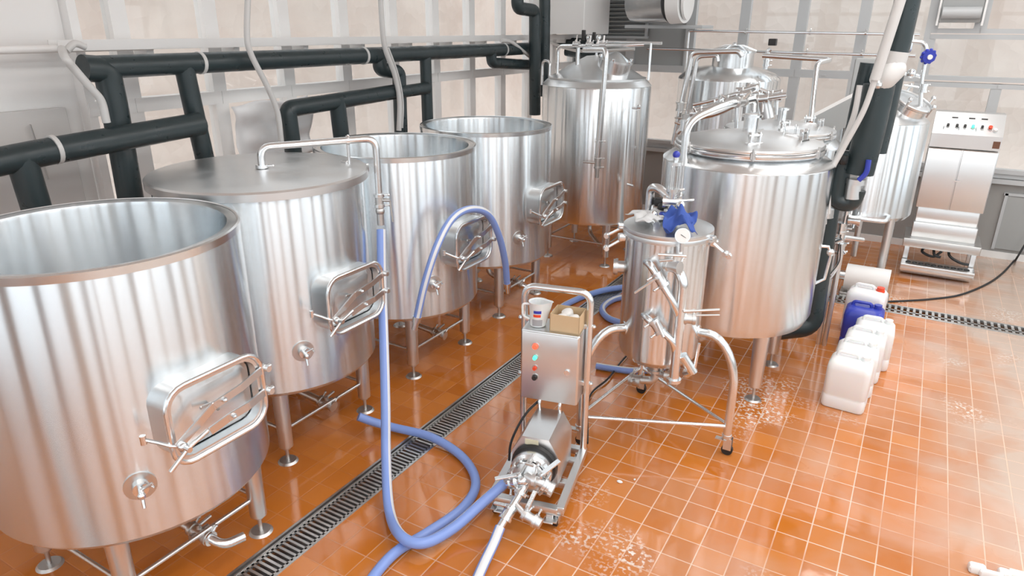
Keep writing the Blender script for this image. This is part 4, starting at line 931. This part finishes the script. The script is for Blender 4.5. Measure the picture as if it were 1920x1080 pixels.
# console: wedge
poly = [(-.11, 1.36), (-.11, 1.50), (.10, 1.70), (.30, 1.70), (.30, 1.36)]
M_ = Matrix(((0, 0, 1, 0), (1, 0, 0, 0), (0, 1, 0, 0), (0, 0, 0, 1)))
con = MB().prism(poly, -.31, .31, M_).build('console', SATIN, cc)
nrm = V((0, -.20, .21)).normalized(); dn = V((0, .21, .20)).normalized()
def onc(x, s_): return V((x, -.11, 1.50))+V((0, .21, .20))*s_
for i, (x, s_, m_, r) in enumerate(((-.18, .35, BLACKP, .013), (-.10, .35, BLACKP, .013), (-.03, .35, BLACKP, .013), (.04, .35, GREENLAMP, .014), (.12, .35, BLACKP, .012), (.19, .35, PLR, .018), (.235, .25, PLW, .016), (-.13, .75, BLACKP, .0), (.02, .75, BLACKP, .0), (.13, .75, BLACKP, .0))):
    p = onc(x, s_)
    if r: MB().cyl(p-nrm*.002, p+nrm*.008, r+.006, n=16).cyl(p+nrm*.006, p+nrm*.03, r, n=16, mi=1).build('switch', [MATTE, m_], con)
    else: MB().box((0, 0, 0), (.055, .014, .006), Matrix.Translation(p) @ nrm.to_track_quat('Z', 'Y').to_matrix().to_4x4()).build('nameplate', BLACKP, con)
for (x, s_) in ((-.215, .2), (-.08, .2), (.07, .2)): p = onc(x, s_+.15); MB().tube([p, p+nrm*.03-dn*.03], .006, 8).build('toggle_lever', BRIGHT, con)
MB().box((.27, -.113, 1.42), (.06, .008, .07)).build('side_label', mat('brown_label', (.16, .07, .04), .5), con)
MB().box((0, .13, .62), (.58, .32, .16), None, .006).box((.0, .10, .46), (.60, .40, .16), None, .006).build('neck', SATIN, cc)
MB().box((0, .04, .335), (.72, .54, .09), None, .006).build('platform', MATTE, cc)
for sx in (-1, 1):
    for sy in (-.18, .24): MB().box((sx*.31, sy, .16), (.05, .05, .32), None, .004).build('leg', SATIN, cc)
mb = MB().box((0, -.33, .135), (.68, .20, .03), None, .004).box((0, -.40, .10), (.68, .03, .05), None, .004).box((0, -.2, .06), (.66, .16, .1), None, .004); mb.build('lower_shelf', SATIN, cc)
mb = MB()
for k in range(10): x = -.27+k*.06; mb.tube([(x+.022*cos(a*pi/5), -.34+.022*sin(a*pi/5), .153) for a in range(10)], .006, 6, closed=True)
mb.build('roller_ring', BLACKP, cc)
mb = MB().tube(spline([(-.12, -.10, .30), (-.16, -.16, .24), (-.05, -.2, .21), (0.02, -.2, .28)], 6), .014, 8).tube(spline([(.08, -.12, .31), (.1, -.2, .24), (.2, -.26, .2), (.28, -.22, .18)], 6), .014, 8).tube(spline([(-.06, -.12, .31), (-.04, -.2, .23), (.02, -.22, .22)], 6), .014, 8); mb.build('cable_loop', RUBBER, cc)
tag(MB().tube(spline([atz(1655, 566, .008), atz(1700, 564, .008), atz(1745, 561, .008), atz(1800, 553, .008), atz(1850, 533, .008), atz(1880, 512, .008), atz(1905, 485, .008), V((1.20, 9.25, .08)), V((1.30, 9.32, .45))], 8), .011, 8).build('power_cable', RUBBER), 'black power cable curving over the floor up the right of the back wall', 'cable')

# ------------------------------------------------------------------ black insulated pipes
def bpipe(label, runs, bands=(), name='insulated_pipe', r=.068):
    t = thing(name, label, 'pipe')
    for i, (pts, rr, fr_) in enumerate(runs): MB().tube(fillet(pts, fr_, 6), rr, 18).build('pipe_run', INSUL, t)
    for p, d, rr in bands: MB().cyl(V(p)-V(d).normalized()*.012, V(p)+V(d).normalized()*.012, rr, n=20).build('tape_band', GREY_HOSE, t)
    return t
XP = -4.15
u = lambda x, y, X=XP: atx(x, y, X)
def Z_(y, z, X=XP): return (X, y, z)
bpipe('long black insulated pipe run under the white tray along the left wall',
      [([Z_(2.3, 2.27), Z_(7.75, 2.27)], .066, .1),
       ([u(155, 128), u(200, 130), u(215, 200), (XP, 2.42, 1.45)], .075, .06),
       ([(XP, 2.93, 2.27), (XP, 2.95, 2.0), (XP, 2.99, 1.55)], .062, .12),
       ([u(712, 108), u(712, 130), u(748, 135), u(752, 250)], .062, .05),
       ([(XP, 5.48, 2.27), (XP, 5.48, 1.5)], .055, .05),
       ([u(920, 92), u(922, 118), u(998, 122)], .058, .05)],
      [((XP, 3.05, 2.27), (0, 1, 0), .071), ((XP, 4.62, 2.27), (0, 1, 0), .071), ((XP, 6.9, 2.27), (0, 1, 0), .071)])
bpipe('lower black insulated pipe crossing above the nearest tank', [([V((-4.0, .9, 1.78)), V((-4.0, 1.85, 1.86)), V((-4.0, 2.88, 1.91))], .072, .1), ([V((-4.0, 1.80, 1.86)), V((-4.0, 1.83, 1.35))], .072, .05)], [((-4.0, 1.97, 1.87), (0, 1, .07), .078)])
bpipe('black insulated pipe loop behind the third tank', [([V((-4.1, 3.72, 1.45)), V((-4.1, 3.70, 1.92)), V((-4.1, 5.0, 1.96))], .064, .05), ([V((-4.1, 4.22, 1.97)), V((-4.1, 4.25, 1.45))], .066, .05), ([V((-4.1, 5.0, 1.95)), V((-4.1, 5.42, 1.96))], .055, .05)])
bpipe('black insulated riser with an offset bend beside the tall cone-topped tank', [([u(970, -70, -4.0), u(970, 15, -4.0), u(1003, 20, -4.0), u(1003, 215, -4.0)], .068, .07)])
bpipe('straight black insulated riser right of the offset one', [([u(1022, -60, -4.05), u(1020, 180, -4.05)], .066, .07)])
bpipe('black insulated pipe behind the tall tank below the grey duct', [([aty(1045, 80, 9.1), aty(1110, 82, 9.1), aty(1135, 110, 9.1), aty(1062, 95, 9.1)], .07, .1)])
# big pipe on the right
Y5 = 5.2
bp_ = bpipe('thick black insulated pipe descending from the ceiling right of the front kettle',
      [([aty(1712, -60, Y5), aty(1702, 0, Y5), aty(1680, 98, Y5)], .075, .1),
       ([aty(1649, 158, Y5), aty(1632, 240, Y5), aty(1610, 325, Y5)], .094, .1),
       ([aty(1672, 140, Y5+.2), aty(1656, 220, Y5+.2), aty(1640, 285, Y5+.2)], .075, .1),
       ([aty(1628, 118, Y5+.25), aty(1608, 200, Y5+.25), aty(1592, 280, Y5+.25)], .05, .1),
       ([aty(1584, 285, Y5), aty(1566, 375, Y5), aty(1596, 383, Y5), aty(1606, 355, Y5)], .062, .05),
       ([V((-.50, 5.62, 1.25)), V((-.47, 5.62, .26)), V((-.80, 5.40, .22))], .085, .1)])
MB().cyl(aty(1680, 96, Y5), aty(1672, 122, Y5), .078, n=24).ball(aty(1672, 122, Y5), .078, 16).build('bare_sleeve', GREY_HOSE, bp_)
MB().tube(fillet([aty(1676, 130, Y5-.02), aty(1664, 142, Y5-.05), aty(1648, 158, Y5-.02)], .05), .072, 20).ball(aty(1676, 131, Y5-.02), .071, 16).build('bare_elbow', mat('pale_grey_sleeve', (.66, .66, .65), .45), bp_)
MB().cyl(aty(1602, 338, Y5-.03), aty(1597, 372, Y5-.03), .05, n=16).cyl(aty(1606, 335, Y5-.03), aty(1604, 345, Y5-.03), .062, n=18).build('pipe_joint', SATIN, bp_); MB().ball(aty(1646, 158, Y5-.10), .03, 10).build('bleed_knob', SATIN, bp_)
MB().box(aty(1582, 300, Y5-.08), (.05, .04, .06), None, .01).build('junction_box', BLACKP, bp_)
MB().cyl(aty(1552, 392, 5.5), aty(1550, 408, 5.5), .045, n=16).build('pipe_joint', BRIGHT, bp_)
MB().tube(fillet([aty(1629, 300, 5.08), aty(1625, 325, 5.08), aty(1610, 338, 5.08)], .04), .017, 10).build('valve_lever', PLB, bp_)
# pale conduits beside it
tg = lambda pts, r, lb: tag(MB().tube(spline(pts, 8), r, 12).build('grey_conduit', GREY_HOSE), lb, 'conduit')
tg([aty(1705, -60, 5.0), aty(1688, 0, 5.0), aty(1640, 150, 5.0)], .032, 'thick pale grey conduit alongside the thick black pipe at upper right')
tg([aty(1640, 150, 5.0), aty(1618, 210, 5.0), aty(1580, 280, 5.0), aty(1556, 330, 5.0), aty(1552, 400, 5.05)], .018, 'pale grey hose curving down to the right side of the front kettle')
tg([aty(1612, 160, 5.05), aty(1600, 220, 5.05), aty(1572, 290, 5.08), aty(1549, 340, 5.08), aty(1545, 420, 5.1)], .018, 'pale grey hose hanging left of the curving one by the front kettle')
# white tray and grey hoses on the left wall
tr_ = thing('cable_tray', 'long white cable tray along the left windows above the black pipe', 'cable tray')
mb = MB().box((-4.42, 5.9, 2.36), (.10, 7.2, .012)).box((-4.37, 5.9, 2.385), (.008, 7.2, .06)).box((-4.47, 5.9, 2.385), (.008, 7.2, .06)); mb.build('tray', WPAINT, tr_)
for y in [2.9+.68*k for k in range(10)]: MB().box((-4.50, y, 2.33), (.14, .05, .05)).build('bracket', WPAINT, tr_)
MB().tube([(-4.40, -.5, 2.36), (-4.40, 2.9, 2.37)], .022, 12).build('conduit_end', WPAINT, tr_)
def ghose(pts, lb, r=.022): tag(MB().tube(spline(pts, 8), r, 12).build('grey_hose', GREY_HOSE), lb, 'hose')
XH = -4.02
ghose([atx(466, -30, XH), atx(463, 60, XH), atx(470, 100, XH), atx(500, 160, XH), atx(520, 210, XH), atx(528, 270, XH)], 'grey hose drooping over the tray behind the lidded tank', .02)
ghose([atx(712, -40, XH), atx(716, 40, XH), atx(722, 90, XH), atx(740, 140, XH), atx(749, 190, XH), atx(748, 245, XH)], 'grey hose hanging over the tray behind the third tank', .022)
ghose([atx(728, 90, -4.04), atx(746, 140, -4.04), atx(755, 190, -4.04), atx(754, 240, -4.04)], 'thin grey hose beside the one hanging behind the third tank', .010)
ghose([atx(116, 92, -4.2), atx(122, 108, XH), atx(140, 130, XH), atx(170, 165, XH), atx(190, 190, XH), atx(200, 230, XH)], 'grey hose sagging from the left end of the tray', .022)
ghose([atx(125, 95, -4.2), atx(140, 82, -4.2), atx(160, 88, -4.2)], 'short grey hose bow resting on the left end of the tray', .02)
ghose([atx(940, 76, -4.1), atx(960, 80, -4.1), atx(992, 105, -4.1)], 'grey hose dropping off the far end of the tray beside the riser', .02)
ghose([aty(1030, 78, 8.8), aty(1060, 90, 8.8), aty(1100, 96, 8.6), aty(1190, 92, 8.6)], 'pale hose crossing from the tray end towards the tall tank top', .02)
PSHEET = mat('white_plastic_sheet', (.88, .89, .90), .3)
cloth('plastic_sheet', 'crumpled whitish plastic sheet hanging in the window behind the lidded tank', (-4.44, 3.87, 1.72), .75, .46, .030, PSHEET, 9, 0, lambda x, y, z: (z, x, y), 'plastic sheet')
# white bin / panel on left below the white wall
gp_ = thing('wall_panel', 'pale grey board on the left wall behind the nearest tank', 'panel')
MB().box((XL+.03, 1.0, 1.50), (.05, 2.72, 1.05), None, .004).build('board', mat('light_grey_board', (.62, .62, .61), .5), gp_)
MB().box((XL+.09, 1.85, 1.74), (.06, .50, .06)).cyl((XL+.09, 2.15, 1.62), (XL+.09, 2.12, 1.95), .006, n=8).build('rail', MATTE, gp_)

# ------------------------------------------------------------------ ventilation at back left
vd = thing('ventilation_duct', 'big pale grey ventilation box hanging at the back left corner', 'duct')
MB().box((-4.30, 8.75, 3.40), (.90, .80, 1.95), None, .01).build('duct_box', WPAINT, vd)
lv = thing('louvre_grille', 'grey slatted louvre on the back wall beside the ventilation box', 'grille')
mb = MB()
for x in (-4.06, -3.42): mb.box((x, YB-.10, 2.80), (.03, .04, .84))
mb.box((-3.74, YB-.10, 2.385), (.70, .05, .03)); mb.build('frame', GPAINT, lv)
mb = MB(); z = 2.42
while z < 3.2: mb.box((0, 0, 0), (.62, .05, .008), Matrix.Translation((-3.74, YB-.10, z)) @ Matrix.Rotation(radians(-35), 4, 'X')); z += .052
mb.build('slats', GPANEL, lv); MB().box((-3.74, YB-.065, 2.8), (.62, .01, .8)).build('backing', DARKST, lv)
fn = thing('duct_fan', 'horizontal steel fan drum with a white end cap high on the back wall', 'fan')
a, b = aty(1195, 10, 8.9), aty(1262, 16, 8.7); a.z = b.z = 2.80
MB().cyl(a, b, .24, n=40).build('drum', mat('galvanised_steel', (.36, .375, .385), .25, 1.), fn)
MB().cyl(b, b+V((.16, -.02, 0)), .25, .24, n=40).cyl(b+V((.16, -.02, 0)), b+V((.19, -.02, 0)), .2, n=40).build('end_cap', WPAINT, fn)
MB().box(((a.x+b.x)/2+.1, 9.1, 2.52), (1.0, .5, .04), None, .004).build('shelf', GPAINT, fn)
mb = MB()
for k in (.2, .45): q_ = a.lerp(b, k); mb.cyl(q_+V((0, -.25, .03)), q_+V((0, -.25, .14)), .012, n=8)
mb.build('bolt', WPAINT, fn)
# roller box at upper right
rb = thing('roller_blind', 'grey roller shutter box in the upper right back window', 'blind')
MB().box((.15, YB-.10, 2.83), (.40, .14, .5), None, .01).build('housing', GPANEL, rb)
MB().cyl((-.03, YB-.2, 2.68), (.33, YB-.2, 2.68), .06, n=20).build('roller', GPAINT, rb)
for x in (-.06, .36): MB().box((x, YB-.17, 2.75), (.02, .03, .4)).build('side_guide', WPAINT, rb)

# ------------------------------------------------------------------ small things on the floor
for (x, y, r, sx, lb) in ((1162, 903, .012, 1.6, 'larger white crumb on the tiles right of the trolley'), (1190, 899, .008, .8, 'smaller white crumb on the tiles right of the trolley')):
    p = atz(x, y, .006); tag(MB().ball((0, 0, 0), r, 8, (sx, 1, .6)).build('crumb', PLW, None, p), lb, 'debris')
for (x, y, sx, sy, lb) in ((1832, 1066, .075, .05, 'white plastic block leftmost at the bottom right corner'), (1858, 1078, .10, .03, 'low white plastic strip between the blocks at the bottom right corner'), (1882, 1076, .05, .05, 'small white plastic block in the middle at the bottom right corner'), (1908, 1080, .08, .05, 'grey white plastic block rightmost at the bottom right corner')):
    p = atz(x, y, .02); tag(MB().box((0, 0, 0), (sx, sy, .04), None, .008).build('plastic_block', PLW, None, p, (0, 0, .12)), lb, 'block', 'plastic blocks at the bottom right corner')
